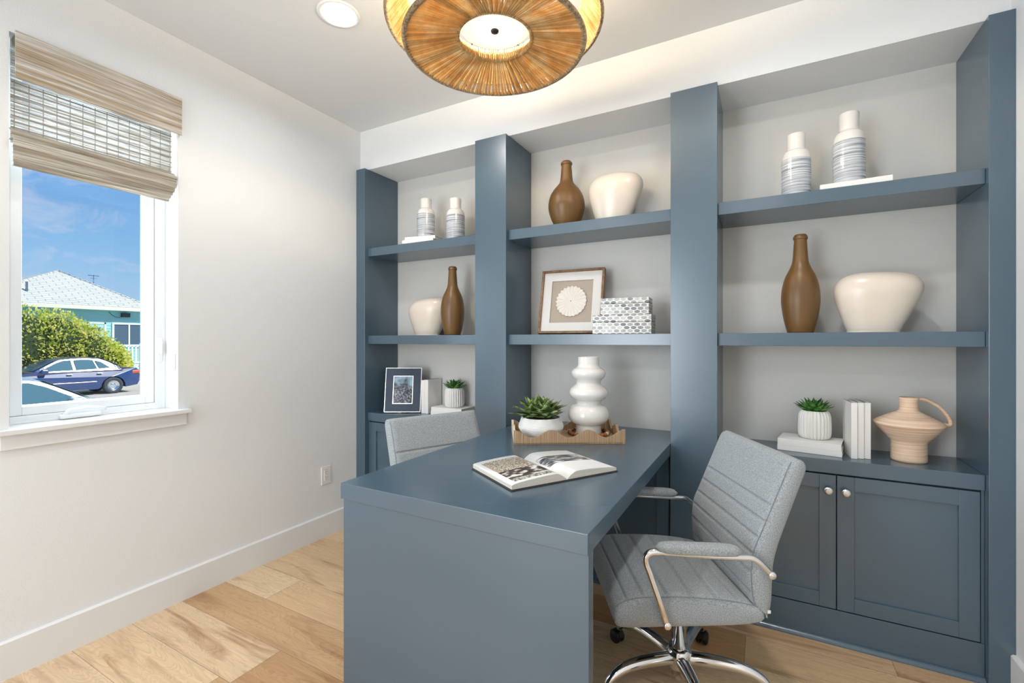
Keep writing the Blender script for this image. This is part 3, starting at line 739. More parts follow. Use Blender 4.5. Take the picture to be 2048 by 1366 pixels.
# frosted amber bottles
def amber_bottle(label, loc, kind):
    if kind == 'slim':
        pts = [(.0, .003), (.046, .0), (.054, .012), (.066, .06), (.0755, .125), (.0765, .165), (.072, .21), (.060, .255), (.043, .292), (.0335, .318), (.030, .345), (.0275, .385), (.0255, .420), (.0285, .424), (.0290, .432), (.0255, .440), (.020, .443), (.018, .40)]
    else:
        pts = [(.0, .003), (.058, .0), (.068, .012), (.088, .055), (.101, .10), (.103, .135), (.094, .18), (.074, .216), (.052, .242), (.0385, .262), (.034, .29), (.031, .325), (.0285, .355), (.032, .361), (.0325, .370), (.028, .377), (.022, .379), (.02, .34)]
    t = MB().lathe(smooth_prof(pts, 90), 56, cap=False).build('amber_bottle', M['amber']); t.location = loc
    return tag(t, label, 'bottle vase')
amber_bottle('slim frosted amber bottle in front of the cream vase, middle left shelf', (-1.781, 2.46, ZM), 'slim')
amber_bottle('squat frosted amber bottle with a short neck, upper middle shelf', (-.991, 2.47, ZU), 'fat')
amber_bottle('slim frosted amber bottle beside the widest cream vase, right bay', (.145, 2.47, ZM), 'slim')

# cream pebble vases
def pebble(label, loc, rz, flip=1, hw=.152, dep=.088, hgt=.255, tilt=.0):
    prof = [(.0, .0), (.55, .0), (.60, .03), (.70, .17), (.80, .32), (.89, .46), (.955, .58), (.993, .67), (.992, .75), (.95, .83), (.87, .895), (.76, .943), (.62, .975), (.48, .992), (.40, .975)]
    v = []; pr = smooth_prof(prof, 60); n = 64; m_ = len(pr)
    for i in range(n):
        a = 2 * PI * i / n; ca, sa = math.cos(a), math.sin(a)
        for (r, z) in pr:
            x = r * hw * math.copysign(abs(ca) ** .92, ca); y = r * dep * math.copysign(abs(sa) ** .92, sa)
            skew = flip * .022 * max(0, z) ** 1.5; zz = z * hgt * (1 + flip * tilt * (x / hw) * z)
            v.append((x + skew, y, zz))
    b = MB(); b.add(v, [(i * m_ + j, ((i + 1) % n) * m_ + j, ((i + 1) % n) * m_ + j + 1, i * m_ + j + 1) for i in range(n) for j in range(m_ - 1)])
    o = b.build('pebble_vase', M['cream']); o.location = loc; o.rotation_euler = (0, 0, rz)
    return tag(o, label, 'vase')
pebble('cream pebble-shaped vase half hidden by the slim amber bottle, left bay', (-2.058, 2.545, ZM), R(10), 1, tilt=.05)
pebble('cream pebble-shaped vase beside the squat amber bottle, upper middle shelf', (-.725, 2.485, ZU), R(4), 1, hgt=.262, tilt=.0, hw=.147)
pebble('widest-looking cream pebble-shaped vase, middle shelf of the right bay', (.412, 2.49, ZM), R(0), 1, hw=.155, tilt=-.03)

# ribbed pots with succulents
def leafmesh(b, base, yaw, pitch, ln, wd, curl=.3, thick=.0025, n=8, keel=.25, wp=1.0):
    v = []; f = []
    for i in range(n + 1):
        s = i / n; ww = wd * (math.sin(PI * min(1, s ** .8 * .92 + .08)) ** wp) * (1 - s ** 5 * .6); ww = max(ww, .0004)
        p = pitch + curl * s; x = ln * s * math.cos(pitch + curl * s / 2); z = ln * s * math.sin(pitch + curl * s / 2)
        th = thick * (1 - s * .8); nx, nz_2 = -math.sin(p), math.cos(p)
        for (yy, o_) in ((-ww, keel * ww), (0, 0), (ww, keel * ww), (0, -th * 2)):
            v.append((x + nx * o_, yy, z + nz_2 * o_))
    for i in range(n):
        for k in range(4): f.append((i * 4 + k, i * 4 + (k + 1) % 4, (i + 1) * 4 + (k + 1) % 4, (i + 1) * 4 + k))
    k0 = len(b.v); b.add(v, f)
    b.xf(Matrix.Translation(base) @ Matrix.Rotation(yaw, 4, 'Z'), k0)
def leafmat(name, c1, c2, c3):
    m, t, b = newmat(name)
    g = nd(t, 'ShaderNodeTexCoord'); n = nd(t, 'ShaderNodeTexNoise', {'Scale': 38.0, 'Detail': 2}); L(t, g.outputs['Object'], n.inputs['Vector'])
    r = nd(t, 'ShaderNodeValToRGB'); L(t, n.outputs['Fac'], r.inputs[0]); r.color_ramp.elements[0].position = .32; r.color_ramp.elements[1].position = .68
    r.color_ramp.elements[0].color = c1; r.color_ramp.elements[1].color = c3; e = r.color_ramp.elements.new(.5); e.color = c2
    L(t, r.outputs[0], b.inputs['Base Color']); b.inputs['Roughness'].default_value = .4
    return m
M['succ'] = leafmat('succulent_green', srgb(24, 66, 24), srgb(52, 112, 40), srgb(98, 150, 58))
M['agave'] = leafmat('olive_leaf', srgb(44, 62, 26), srgb(92, 116, 54), srgb(176, 188, 128))
M['soil_'] = M['soil']
def ribbed_pot(label, loc, s=1.0, rz=0, seed=1):
    random.seed(seed)
    t = thing('ribbed_plant_pot', label, 'potted plant', loc, rz)
    r, h = .0575 * s, .119 * s
    pr = [(r * .80, 0), (r * .95, .008), (r * 1.02, .025), (r * 1.03, h * .5), (r * 1.0, h * .8), (r * .92, h * .93), (r * .80, h), (r * .72, h * .985), (r * .70, h * .9)]
    b = MB(); b.lathe(smooth_prof(pr, 40), 264, flute=26, amp=.11)
    b.build('pot', M['matte_white'], t)
    MB().lathe([(0, h * .93), (r * .72, h * .92)], 24, cap=False).build('soil', M['soil'], t)
    b = MB()
    for ringi, (cnt, pt, ln, wd) in enumerate(((9, .30, .084, .018), (9, .52, .084, .019), (8, .80, .076, .018), (6, 1.05, .064, .016), (4, 1.32, .048, .012))):
        for i in range(cnt):
            a = 2 * PI * (i + ringi * .5) / cnt + random.uniform(-.12, .12)
            leafmesh(b, (0, 0, h * .93), a, pt + random.uniform(-.08, .08), ln * s * random.uniform(.9, 1.08), wd * s, curl=.25, thick=.003, keel=.32, wp=.9)
    b.build('succulent', M['succ'], t)
    return t

# left bay counter
obook('lower white book lying flat under the left bay succulent, behind the tucked chair', (-1.848, 2.558, ZK), R(0), .25, .165, .025)
obook('upper white book lying flat under the left bay succulent, behind the tucked chair', (-1.850, 2.560, ZK + .0255), R(1), .245, .16, .026)
ribbed_pot('succulent in a ribbed white pot in the left bay, behind the tucked chair', (-1.834, 2.556, ZK + .052), 1.08, seed=4)
for i, (x, l, t_, hh) in enumerate(((-2.0525, 'white book standing upright right against the navy frame', .029, .228), (-2.022, 'white book standing upright in the left bay, on the succulent side', .030, .231))):
    obook(l, (x, 2.565, ZK), R(0), hh, .15, t_, flat=False)

# navy photo frame, leaning back
def photo_mat():
    m, t, b = newmat('night_photo')
    tc = nd(t, 'ShaderNodeTexCoord'); s = nd(t, 'ShaderNodeSeparateXYZ'); L(t, tc.outputs['Object'], s.inputs[0])
    n = nd(t, 'ShaderNodeTexNoise', {'Scale': 90.0, 'Detail': 5}); L(t, tc.outputs['Object'], n.inputs['Vector'])
    r = nd(t, 'ShaderNodeValToRGB'); L(t, n.outputs['Fac'], r.inputs[0])
    r.color_ramp.elements[0].position = .42; r.color_ramp.elements[0].color = srgb(28, 34, 44); r.color_ramp.elements[1].position = .62; r.color_ramp.elements[1].color = srgb(150, 140, 145)
    e = r.color_ramp.elements.new(.52); e.color = srgb(74, 88, 104)
    g = nd(t, 'ShaderNodeMapRange', {1: .165, 2: .185}); L(t, s.outputs[2], g.inputs[0])
    sky_ = nd(t, 'ShaderNodeTexNoise', {'Scale': 14.0}); L(t, tc.outputs['Object'], sky_.inputs['Vector'])
    rr = nd(t, 'ShaderNodeValToRGB'); L(t, sky_.outputs['Fac'], rr.inputs[0]); rr.color_ramp.elements[0].color = srgb(60, 62, 66); rr.color_ramp.elements[1].color = srgb(150, 178, 200); rr.color_ramp.elements[0].position = .4; rr.color_ramp.elements[1].position = .6
    mx_ = nd(t, 'ShaderNodeMixRGB'); L(t, g.outputs[0], mx_.inputs[0]); L(t, r.outputs[0], mx_.inputs[1]); L(t, rr.outputs[0], mx_.inputs[2])
    L(t, mx_.outputs[0], b.inputs['Base Color']); b.inputs['Roughness'].default_value = .15
    return m
M['photo'] = photo_mat()
fr = thing('photo_frame', 'navy leather photo frame with silver edges on the left bay counter', 'picture frame', (-2.190, 2.437, ZK + .0035), R(28.5))
FW, FH, lean = .252, .308, R(-11)
Mx = Matrix.Translation((0, 0, .0015)) @ Matrix.Rotation(lean, 4, 'X')
def fpart(b, name, m, par=fr): b.xf(Mx); return b.build(name, m, par)
def ringy(b, x0, x1, z0, z1, wd, y0, y1, bev=.0006):
    b.box(x0, y0, z0, x0 + wd, y1, z1, bev); b.box(x1 - wd, y0, z0, x1, y1, z1, bev); b.box(x0 + wd, y0, z0, x1 - wd, y1, z0 + wd, bev); b.box(x0 + wd, y0, z1 - wd, x1 - wd, y1, z1, bev)
b = MB(); ringy(b, -FW / 2 + .004, FW / 2 - .004, .004, FH - .004, .056, -.001, .010); fpart(b, 'leather_panel', M['navy'])
b = MB(); ringy(b, -FW / 2, FW / 2, 0, FH, .0045, -.003, .012); fpart(b, 'silver_border', M['silver'])
b = MB(); ringy(b, -FW / 2 + .056, FW / 2 - .056, .056, FH - .056, .006, -.005, .006); fpart(b, 'silver_slip', M['silver'])
fpart(MB().box(-FW / 2 + .058, .004, .058, FW / 2 - .058, .008, FH - .058), 'photograph', M['photo'])
st = MB(); st.box(-.03, .0, 0, .03, .004, .20, .001); st.xf(Matrix.Translation((0, .095, .0)) @ Matrix.Rotation(R(16), 4, 'X')); st.build('easel_back', M['navy'], fr)

# centre bay: framed paper shell
FX, FYy = -.980, 2.478
pf = thing('shadow_box', 'wood framed white paper shell artwork leaning in the middle bay', 'picture frame', (FX, FYy, ZM + .0045), R(3))
GW, GH = .380, .384; Mx = Matrix.Translation((0, 0, .001)) @ Matrix.Rotation(R(-12.5), 4, 'X')
def gpart(b, name, m): b.xf(Mx); return b.build(name, m, pf)
b = MB(); ringy(b, -GW / 2, GW / 2, 0, GH, .013, -.012, .020, .0008); gpart(b, 'wood_frame', M['framewood'])
b = MB(); ringy(b, -GW / 2 + .013, GW / 2 - .013, .013, GH - .013, .052, .0, .006, .0002); gpart(b, 'mat_board', M['matboard'])
gpart(MB().box(-GW / 2 + .063, .007, .063, GW / 2 - .063, .012, GH - .063), 'linen_ground', M['linen'])
gpart(MB().box(-GW / 2 + .005, .012, .005, GW / 2 - .005, .018, GH - .005), 'backing', M['framewood'])
b = MB(); cz = GH / 2; NP = 24; v = [(0, -.006, cz)]; f = []
seg = 8
for i in range(NP * seg):
    a = 2 * PI * i / (NP * seg); ph = (i % seg) / seg
    rr = .088 + .006 * (abs(2 * ph - 1)) ** 1.6
    yy = .002 - .0065 * (abs(2 * ph - 1)) ** .7
    v.append((rr * math.cos(a), yy, cz + rr * math.sin(a)))
n0 = NP * seg
for i in range(n0): f.append((0, 1 + i, 1 + (i + 1) % n0))
v += [(x, .0065, z) for x, y, z in v[1:]]
for i in range(n0): f.append((1 + i, 1 + n0 + i, 1 + n0 + (i + 1) % n0, 1 + (i + 1) % n0))
b.add(v, f, False); gpart(b, 'paper_shell', M['papershell'])
b = MB(); b.lathe([(0, 0), (.003, 0), (.003, .002), (0, .003)], 12, cap=False); b.xf(Matrix.Translation((0, -.006, cz)) @ Matrix.Rotation(R(90), 4, 'X')); gpart(b, 'centre_bead', M['bead'])

# inlay boxes
def inlay():
    m, t, b = newmat('bone_inlay_scales')
    tc = nd(t, 'ShaderNodeTexCoord'); s = nd(t, 'ShaderNodeSeparateXYZ'); L(t, tc.outputs['Object'], s.inputs[0])
    def mth(op, a, bb=None):
        n = nd(t, 'ShaderNodeMath', operation=op)
        for k, q in ((0, a), (1, bb)):
            if q is None: continue
            if hasattr(q, 'links'): L(t, q, n.inputs[k])
            else: n.inputs[k].default_value = q
        return n.outputs[0]
    u = mth('DIVIDE', mth('ADD', mth('ADD', s.outputs[0], s.outputs[1]), 5.0), .0345); v = mth('DIVIDE', mth('ADD', s.outputs[2], 1.0), .0165)
    row = mth('FLOOR', v); fv = mth('SUBTRACT', mth('FRACT', v), .5)
    uo = mth('ADD', u, mth('MULTIPLY', mth('MODULO', row, 2.0), .5)); fu = mth('SUBTRACT', mth('FRACT', uo), .5); col = mth('FLOOR', uo)
    d = mth('ADD', mth('POWER', mth('MULTIPLY', mth('ABSOLUTE', fu), 2.3), 1.5), mth('POWER', mth('MULTIPLY', mth('ABSOLUTE', fv), 1.75), 1.7))
    ins = mth('LESS_THAN', d, .98)
    cmb = nd(t, 'ShaderNodeCombineXYZ'); L(t, row, cmb.inputs[0]); L(t, col, cmb.inputs[1])
    wn = nd(t, 'ShaderNodeTexWhiteNoise', noise_dimensions='2D'); L(t, cmb.outputs[0], wn.inputs['Vector'])
    r = nd(t, 'ShaderNodeValToRGB'); L(t, wn.outputs['Value'], r.inputs[0])
    r.color_ramp.elements[0].color = srgb(80, 86, 92); r.color_ramp.elements[1].color = srgb(184, 184, 180)
    no = nd(t, 'ShaderNodeTexNoise', {'Scale': 120.0}); L(t, tc.outputs['Object'], no.inputs['Vector'])
    mm = nd(t, 'ShaderNodeMixRGB', {0: .5}, blend_type='OVERLAY'); L(t, r.outputs[0], mm.inputs[1]); L(t, no.outputs['Fac'], mm.inputs[2])
    mx_ = nd(t, 'ShaderNodeMixRGB'); L(t, ins, mx_.inputs[0]); mx_.inputs[1].default_value = srgb(218, 214, 208); L(t, mm.outputs[0], mx_.inputs[2])
    L(t, mx_.outputs[0], b.inputs['Base Color']); b.inputs['Roughness'].default_value = .25
    return m
M['inlay'] = inlay()
def ibox(label, loc, rz, w_, d_, h_, lh):
    t = thing('inlay_box', label, 'box', loc, rz)
    MB().box(-w_ / 2, -d_ / 2, 0, w_ / 2, d_ / 2, h_ - lh - .0012, .002).build('box_body', M['inlay'], t)
    MB().box(-w_ / 2, -d_ / 2, h_ - lh, w_ / 2, d_ / 2, h_, .002).build('box_lid', M['inlay'], t)
    MB().box(-w_ / 2 + .003, -d_ / 2 + .003, h_ - lh - .003, w_ / 2 - .003, d_ / 2 - .003, h_ - lh + .001).build('seam', M['dark_edge'], t)
    return t
ibox('larger lower grey and white scale-patterned inlay box, middle bay', (-.650, 2.432, ZM), R(4), .30, .155, .098, .036)
ibox('smaller upper grey and white scale-patterned inlay box, middle bay', (-.638, 2.437, ZM + .0985), R(4), .248, .125, .088, .028)

# right bay counter
obook('lower of two white books lying flat under the right succulent', (.188, 2.512, ZK), R(-10), .243, .17, .024)
obook('upper of two white books lying flat under the right succulent', (.187, 2.513, ZK + .0245), R(-10), .240, .167, .028)
ribbed_pot('succulent in a ribbed white pot in the right bay, beside upright books', (.203, 2.527, ZK + .0530), 1.06, seed=9)
for i, (x, l, t_) in enumerate(((.330, 'leftmost of three upright white books, right bay, touching flat books', .0215), (.3535, 'middle of three upright white books in the right bay', .0225), (.378, 'rightmost of three upright white books, right bay, nearest the jug', .0235))):
    obook(l, (x, 2.484 + .012 * i, ZK), R(4), .236, .152, t_, flat=False)
jug = thing('jug', 'pale terracotta jug with a wide shoulder and a loop handle', 'jug', (.530, 2.485, ZK), R(0))
pts = [(.0, .002), (.058, .0), (.0605, .006), (.0605, .05), (.0600, .078), (.062, .084), (.074, .098), (.096, .124), (.1165, .150), (.119, .1555), (.113, .162), (.088, .178), (.060, .193), (.040, .203), (.0325, .210), (.0305, .222), (.0315, .250), (.0330, .262), (.029, .264), (.026, .255), (.026, .22)]
b = MB().lathe([(x, z) for x, z in pts], 72, cap=False); b.build('body', M['jug'], jug)
hp = [(.027, 0, .254), (.045, 0, .258), (.075, 0, .246), (.107, 0, .222), (.131, 0, .188), (.139, 0, .166), (.134, 0, .153), (.117, 0, .156)]
hpts = [interp(hp, i / 40) for i in range(41)]
hb = MB().tube([tuple(p) for p in hpts], .0075, 12, rx=1.25); hb.xf(Matrix.Rotation(R(10), 4, 'Z')); hb.build('handle', M['jug'], jug)

# ------------------------------------------------------------------ desk objects
tr = thing('serving_tray', 'wavy-edged striped wooden tray on the desk', 'tray', (-1.043, 1.934, DZ1 + .0008), R(30.8))
TW, TD, tt = .535, .312, .011
MB().box(0, 0, 0, TW, TD, .009, .001).build('base', M['traywood'], tr)
def wavy(Ln, periods, h0, amp, n=80):
    top = [(Ln * i / n, h0 + amp * math.cos(2 * PI * periods * i / n)) for i in range(n + 1)]
    return [(0, .0)] + [(Ln, 0)] [:1] + top[::-1]
def wside(name, Ln, per, M4, m=None, h0=.049, amp=.0185):
    n = 80; b = MB(); top = [(Ln * i / n, h0 + amp * math.cos(2 * PI * per * i / n)) for i in range(n + 1)]
    v = [];
    for (x, z) in top: v += [(x, 0, 0), (x, 0, z), (x, tt, z), (x, tt, 0)]
    f = []
    for i in range(n):
        for k in range(4): f.append((i * 4 + k, i * 4 + (k + 1) % 4, (i + 1) * 4 + (k + 1) % 4, (i + 1) * 4 + k))
    f += [(0, 1, 2, 3), (n * 4 + 3, n * 4 + 2, n * 4 + 1, n * 4)]
    b.add(v, f, False); b.xf(M4); return b.build(name, m or M['traywood'], tr)
wside('side', TW, 3, Matrix.Identity(4)); wside('side', TW, 3, Matrix.Translation((0, TD - tt, 0)))
wside('side', TD - 2 * tt, 2, Matrix.Translation((tt, tt, 0)) @ Matrix.Rotation(R(90), 4, 'Z'), M['traypale'])
wside('side', TD - 2 * tt, 2, Matrix.Translation((TW, tt, 0)) @ Matrix.Rotation(R(90), 4, 'Z'), M['traywood'])
ZT = DZ1 + .0108
vz = [(.0, .002), (.064, .0), (.0665, .004), (.0655, .03), (.0665, .052), (.085, .062), (.1005, .080), (.1055, .103), (.100, .128), (.084, .148), (.067, .156), (.0635, .165), (.069, .176), (.087, .188), (.097, .204), (.0985, .219), (.091, .236), (.074, .251), (.0645, .26), (.0625, .271), (.068, .283), (.081, .296), (.087, .311), (.086, .326), (.076, .339), (.062, .348), (.0555, .358), (.0545, .375), (.0540, .398), (.0535, .4005), (.049, .401), (.047, .395), (.046, .36)]
wv = MB().lathe([(x, z) for x, z in smooth_prof(vz, 200)], 72, cap=False).build('bubble_vase', M['white_ceramic']); wv.location = (-.800, 2.298, ZT)
tag(wv, 'tall glossy white vase of stacked bulges standing on the wavy tray', 'vase')
# bead garland round the vase foot
random.seed(2)
gar = thing('bead_garland', 'brown wooden bead loop lying around the foot of the bulging vase', 'beads', (-.800, 2.298, ZT))
for k in range(26):
    a = 2 * PI * k / 26; b = MB(); rr = .098 + .0004 * (k % 2)
    b.lathe([(0, -.0107), (.0076, -.008), (.0107, 0), (.0076, .008), (0, .0107)], 14, c=(rr * math.cos(a), rr * math.sin(a), .0110), cap=False)
    b.build('bead', M['bead'] if k % 7 else M['traypale'], gar)
MB().tube([(.098 * math.cos(2 * PI * i / 48), .098 * math.sin(2 * PI * i / 48), .0110) for i in range(48)], .0012, 6, closed=True).build('string', M['dark_edge'], gar)
# plant bowl
pb = thing('plant_bowl', 'low ridged white bowl of green rosettes on the wavy tray', 'potted plant', (-.985, 2.112, ZT))
bp_ = [(.0, .002), (.058, .0), (.075, .006), (.094, .022), (.108, .042), (.1125, .055), (.110, .068), (.104, .084), (.0985, .100), (.0975, .103), (.094, .1035), (.091, .100), (.090, .085)]
prf = smooth_prof(bp_, 130); prf = [(r + (.0009 * math.sin(z * 1150) if .01 < z < .098 and i < 112 else 0), z) for i, (r, z) in enumerate(prf)]
MB().lathe(prf, 72, cap=False).build('bowl', M['matte_white'], pb)
MB().lathe([(0, .092), (.092, .088)], 32, cap=False).build('soil', M['soil'], pb)
random.seed(21)
for (ox, oy, oz, sc_) in ((-.035, -.015, 0, 1.0), (.035, -.02, 0, 1.0), (.0, .03, .006, 1.0)):
    b = MB()
    for ri, (cnt, pt, ln, wd) in enumerate(((6, .46, .130, .026), (7, .66, .128, .027), (6, .88, .120, .026), (5, 1.12, .108, .023), (4, 1.38, .085, .016))):
        for i in range(cnt):
            a = 2 * PI * (i + ri * .5) / cnt + random.uniform(-.2, .2)
            leafmesh(b, (ox, oy, .096 + oz + ri * .003), a, pt + random.uniform(-.15, .15), ln * sc_ * random.uniform(.82, 1.12), wd * sc_, curl=random.uniform(-.55, -.05), thick=.0018, keel=.3, wp=.85)
    b.build('rosette', M['agave'], pb)

# open book
def pagemat(kind):
    m, t, b = newmat('printed_page_' + kind)
    tc = nd(t, 'ShaderNodeTexCoord'); s = nd(t, 'ShaderNodeSeparateXYZ'); L(t, tc.outputs['Object'], s.inputs[0])
    U, V = s.outputs[0], s.outputs[1]
    def mth(op, a, bb=None):
        n = nd(t, 'ShaderNodeMath', operation=op)
        for k, q in ((0, a), (1, bb)):
            if q is None: continue
            if hasattr(q, 'links'): L(t, q, n.inputs[k])
            else: n.inputs[k].default_value = q
        return n.outputs[0]
    def ramp(src, stops):
        r = nd(t, 'ShaderNodeValToRGB'); L(t, src, r.inputs[0]); el = r.color_ramp.elements
        el[0].position, el[0].color = stops[0]; el[1].position, el[1].color = stops[-1]
        for p, c in stops[1:-1]: e = el.new(p); e.color = c
        return r.outputs[0]
    def mix(f_, a, bb):
        n = nd(t, 'ShaderNodeMixRGB')
        for k, q in ((0, f_), (1, a), (2, bb)):
            if hasattr(q, 'links'): L(t, q, n.inputs[k])
            else: n.inputs[k].default_value = q
        return n.outputs[0]
    def noise(sc, vec=(1, 1, 1), det=4):
        mp_ = nd(t, 'ShaderNodeMapping', {'Scale': vec}); L(t, tc.outputs['Object'], mp_.inputs[0])
        n = nd(t, 'ShaderNodeTexNoise', {'Scale': sc, 'Detail': det}); L(t, mp_.outputs[0], n.inputs['Vector']); return n.outputs['Fac']
    white = srgb(234, 233, 232)
    def rect(u0, u1, v0, v1):
        return mth('MULTIPLY', mth('MULTIPLY', mth('GREATER_THAN', U, u0), mth('LESS_THAN', U, u1)), mth('MULTIPLY', mth('GREATER_THAN', V, v0), mth('LESS_THAN', V, v1)))
    if kind == 'left':
        fol = ramp(noise(170, det=5), [(.35, srgb(70, 70, 50)), (.48, srgb(165, 150, 128)), (.6, srgb(226, 214, 200))])
        wall_ = ramp(noise(24, (1, 2.2, 1), 2), [(.45, srgb(62, 56, 56)), (.52, srgb(96, 84, 80)), (.6, srgb(222, 220, 218))])
        grs = ramp(noise(120), [(.4, srgb(60, 66, 44)), (.6, srgb(206, 204, 196))])
        c = mix(mth('GREATER_THAN', V, .135), wall_, fol); c = mix(mth('LESS_THAN', V, .045), c, grs)
        fin = mix(rect(-.205, -.018, .018, .272), white, c)
    else:
        bd = ramp(noise(26, (1, 3, 1), 5), [(.40, srgb(40, 42, 46)), (.52, srgb(110, 112, 116)), (.62, srgb(222, 222, 222))])
        fin = mix(rect(.012, .215, .125, .225), white, bd)
    L(t, fin, b.inputs['Base Color']); b.inputs['Roughness'].default_value = .35
    return m
ob = thing('open_book', 'large photo book lying open on the desk', 'book', (-.612, 1.530, DZ1 + .0006), math.atan2(.52, -.85) - PI / 2)
BL, BWL, BWR = .300, .225, .232
def pageprof(wd, th0, th1, n=28):
    """height over the distance from the spine: rises fast, then falls to the fore edge"""
    out_ = []
    for i in range(n + 1):
        s = i / n
        z = .004 + (th0) * (1 - math.exp(-s * 9)) * (1 - s) ** .55 + th1 * min(1, s * 6)
        out_.append((wd * s, z))
    return out_
for nm, sgn, wd, th0, th1, mk in (('left_pages', -1, BWL, .017, .014, 'left'), ('right_pages', 1, BWR, .020, .010, 'right')):
    pr = pageprof(wd, th0, th1); b = MB(); v = []
    for (x, z) in pr:
        for y in (0, BL): v += [(sgn * x, y, .0045), (sgn * x, y, z)]
    f = []
    for i in range(len(pr) - 1):
        a = i * 4; c_ = a + 4
        f += [(a, c_, c_ + 1, a + 1), (a + 2, a + 3, c_ + 3, c_ + 2), (a, a + 2, c_ + 2, c_)]
    q = (len(pr) - 1) * 4; f.append((q, q + 2, q + 3, q + 1)); b.add(v, f, False)
    b.build('page_block', M['paper'], ob)
    b = MB(); v = []; ww = .0
    for (x, z) in pr:
        for y in (0, BL): v += [(sgn * x, y, z), (sgn * x, y, z + .0007)]
    f = []
    for i in range(len(pr) - 1):
        a = i * 4; c_ = a + 4
        f += [(a + 1, a + 3, c_ + 3, c_ + 1), (a, c_, c_ + 1, a + 1), (a + 2, a + 3, c_ + 3, c_ + 2)]
    f += [(0, 1, 3, 2), (q, q + 2, q + 3, q + 1)]
    b.add(v, f, True); lab(b.build('open_page', pagemat(mk), ob), 'printed page with a colour garden photograph' if mk == 'left' else 'printed page with a black and white photograph')
MB().box(-BWL - .005, -.004, 0, BWR + .005, BL + .004, .003, .001).build('cover', M['dark_edge'], ob)

# ------------------------------------------------------------------ outside the left window
GZ = -.86
M['asphalt'] = mat('street_concrete', srgb(196, 190, 178), .9, var=.08, vscale=2)
M['siding'] = mat('teal_siding', srgb(160, 214, 214), .7)
M['fascia'] = mat('cream_fascia', srgb(226, 224, 206), .6)
M['railw'] = mat('white_railing_paint', srgb(228, 238, 232), .6)
M['curt'] = mat('dark_window_glass', srgb(84, 104, 122), .15)
M['carblue'] = mat('dark_blue_car_paint', srgb(36, 62, 112), .22, spec=.6, coat=1)
M['carsilver'] = mat('silver_car_paint', srgb(190, 205, 205), .25, .3, coat=1)
M['carglass'] = mat('car_glass', srgb(78, 112, 124), .06, spec=.9)
M['rubber'] = mat('tyre_rubber', srgb(62, 68, 76), .8)
M['tail'] = mat('tail_lamp', srgb(205, 92, 70), .2)
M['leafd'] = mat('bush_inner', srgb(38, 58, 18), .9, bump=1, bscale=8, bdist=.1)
def shingle():
    m, t, b = newmat('roof_shingles')
    tc = nd(t, 'ShaderNodeTexCoord'); mp_ = nd(t, 'ShaderNodeMapping', {'Rotation': (0, 0, R(90))}); L(t, tc.outputs['Object'], mp_.inputs[0])
    br = nd(t, 'ShaderNodeTexBrick', {'Scale': 1.0, 'Mortar Size': .016, 'Brick Width': .62, 'Row Height': .2}); L(t, mp_.outputs[0], br.inputs['Vector'])
    br.inputs['Color1'].default_value = srgb(196, 198, 188); br.inputs['Color2'].default_value = srgb(208, 208, 196); br.inputs['Mortar'].default_value = srgb(128, 138, 138)
    L(t, br.outputs['Color'], b.inputs['Base Color']); b.inputs['Roughness'].default_value = .9
    return m
M['shingle'] = shingle()
struct(MB().box(-60, -30, GZ - .3, -3.0, 60, GZ).build('ground', M['asphalt']))

hs = thing('house', 'pale teal house with a shingled hip roof across the street', 'house', (-30.5, 10.36, GZ))
HX, HY = -30.5, 10.36
def hp_(b): return b.xf(Matrix.Translation((-HX, -HY, -GZ)))
b = MB(); HW0, HW1 = 6.4, 13.0
hp_(b.box(-38, HW0, GZ, HX, HW1, 2.86)).build('wall', M['siding'], hs)
b = MB(); z = GZ + .2
while z < 2.75: b.box(HX, HW0, z, HX + .014, HW1, z + .012); z += .17
lab(hp_(b).build('siding_lap', M['siding'], hs), 'horizontal lap lines of the siding')
b = MB(); ap = (-34.0, HY, 5.09); ap2 = (-40, HY, 5.09)
A1, A2, A3, A4 = (-30, 6.0, 3.0), (-30, 13.4, 3.0), (-44, 13.4, 3.0), (-44, 6.0, 3.0)
b.add([A1, A2, A3, A4, ap, ap2], [(0, 1, 4), (1, 2, 5, 4), (2, 3, 5), (3, 0, 4, 5), (0, 3, 2, 1)], False)
hp_(b).build('roof', M['shingle'], hs)
b = MB(); b.box(-30.02, 5.98, 2.84, -29.97, 13.42, 3.02); b.box(-44, 13.37, 2.84, -30, 13.42, 3.02); hp_(b).build('fascia', M['fascia'], hs)
hp_(MB().box(-31, 6.0, 2.83, -30, 13.4, 2.86)).build('soffit', M['siding'], hs)
b = MB(); b.tube([ap, A2], .05, 6); b.tube([ap, A1], .05, 6); hp_(b).build('ridge_cap', M['shingle'], hs)
hp_(MB().box(-31.3, 8.36, 3.5, -31.2, 8.43, 4.1)).build('vent_pipe', M['curt'], hs)
def hwin(y0, y1, z0, z1, name):
    b = MB()
    for q in ((y0 - .09, y0, z0 - .09, z1 + .09), (y1, y1 + .09, z0 - .09, z1 + .09), (y0, y1, z1, z1 + .09), (y0, y1, z0 - .09, z0)):
        b.box(HX, q[0], q[2], HX + .06, q[1], q[3])
    ym = (y0 + y1) / 2; b.box(HX + .01, ym - .035, z0, HX + .05, ym + .035, z1)
    wf = hp_(b).build(name, M['railw'], hs); hp_(MB().box(HX + .005, y0, z0, HX + .02, y1, z1)).build('pane', M['curt'], wf)
hwin(11.52, 12.85, .98, 2.12, 'window')
b = MB(); b.box(HX, 10.4, .1, HX + .05, 10.47, 2.2); b.box(HX, 11.1, .1, HX + .05, 11.17, 2.2); b.box(HX, 10.4, 2.12, HX + .05, 11.17, 2.2)
hp_(b).build('door_frame', M['railw'], hs)
d_ = hp_(MB().box(HX, 10.47, .1, HX + .03, 11.1, 2.12)).build('door', M['siding'], hs)
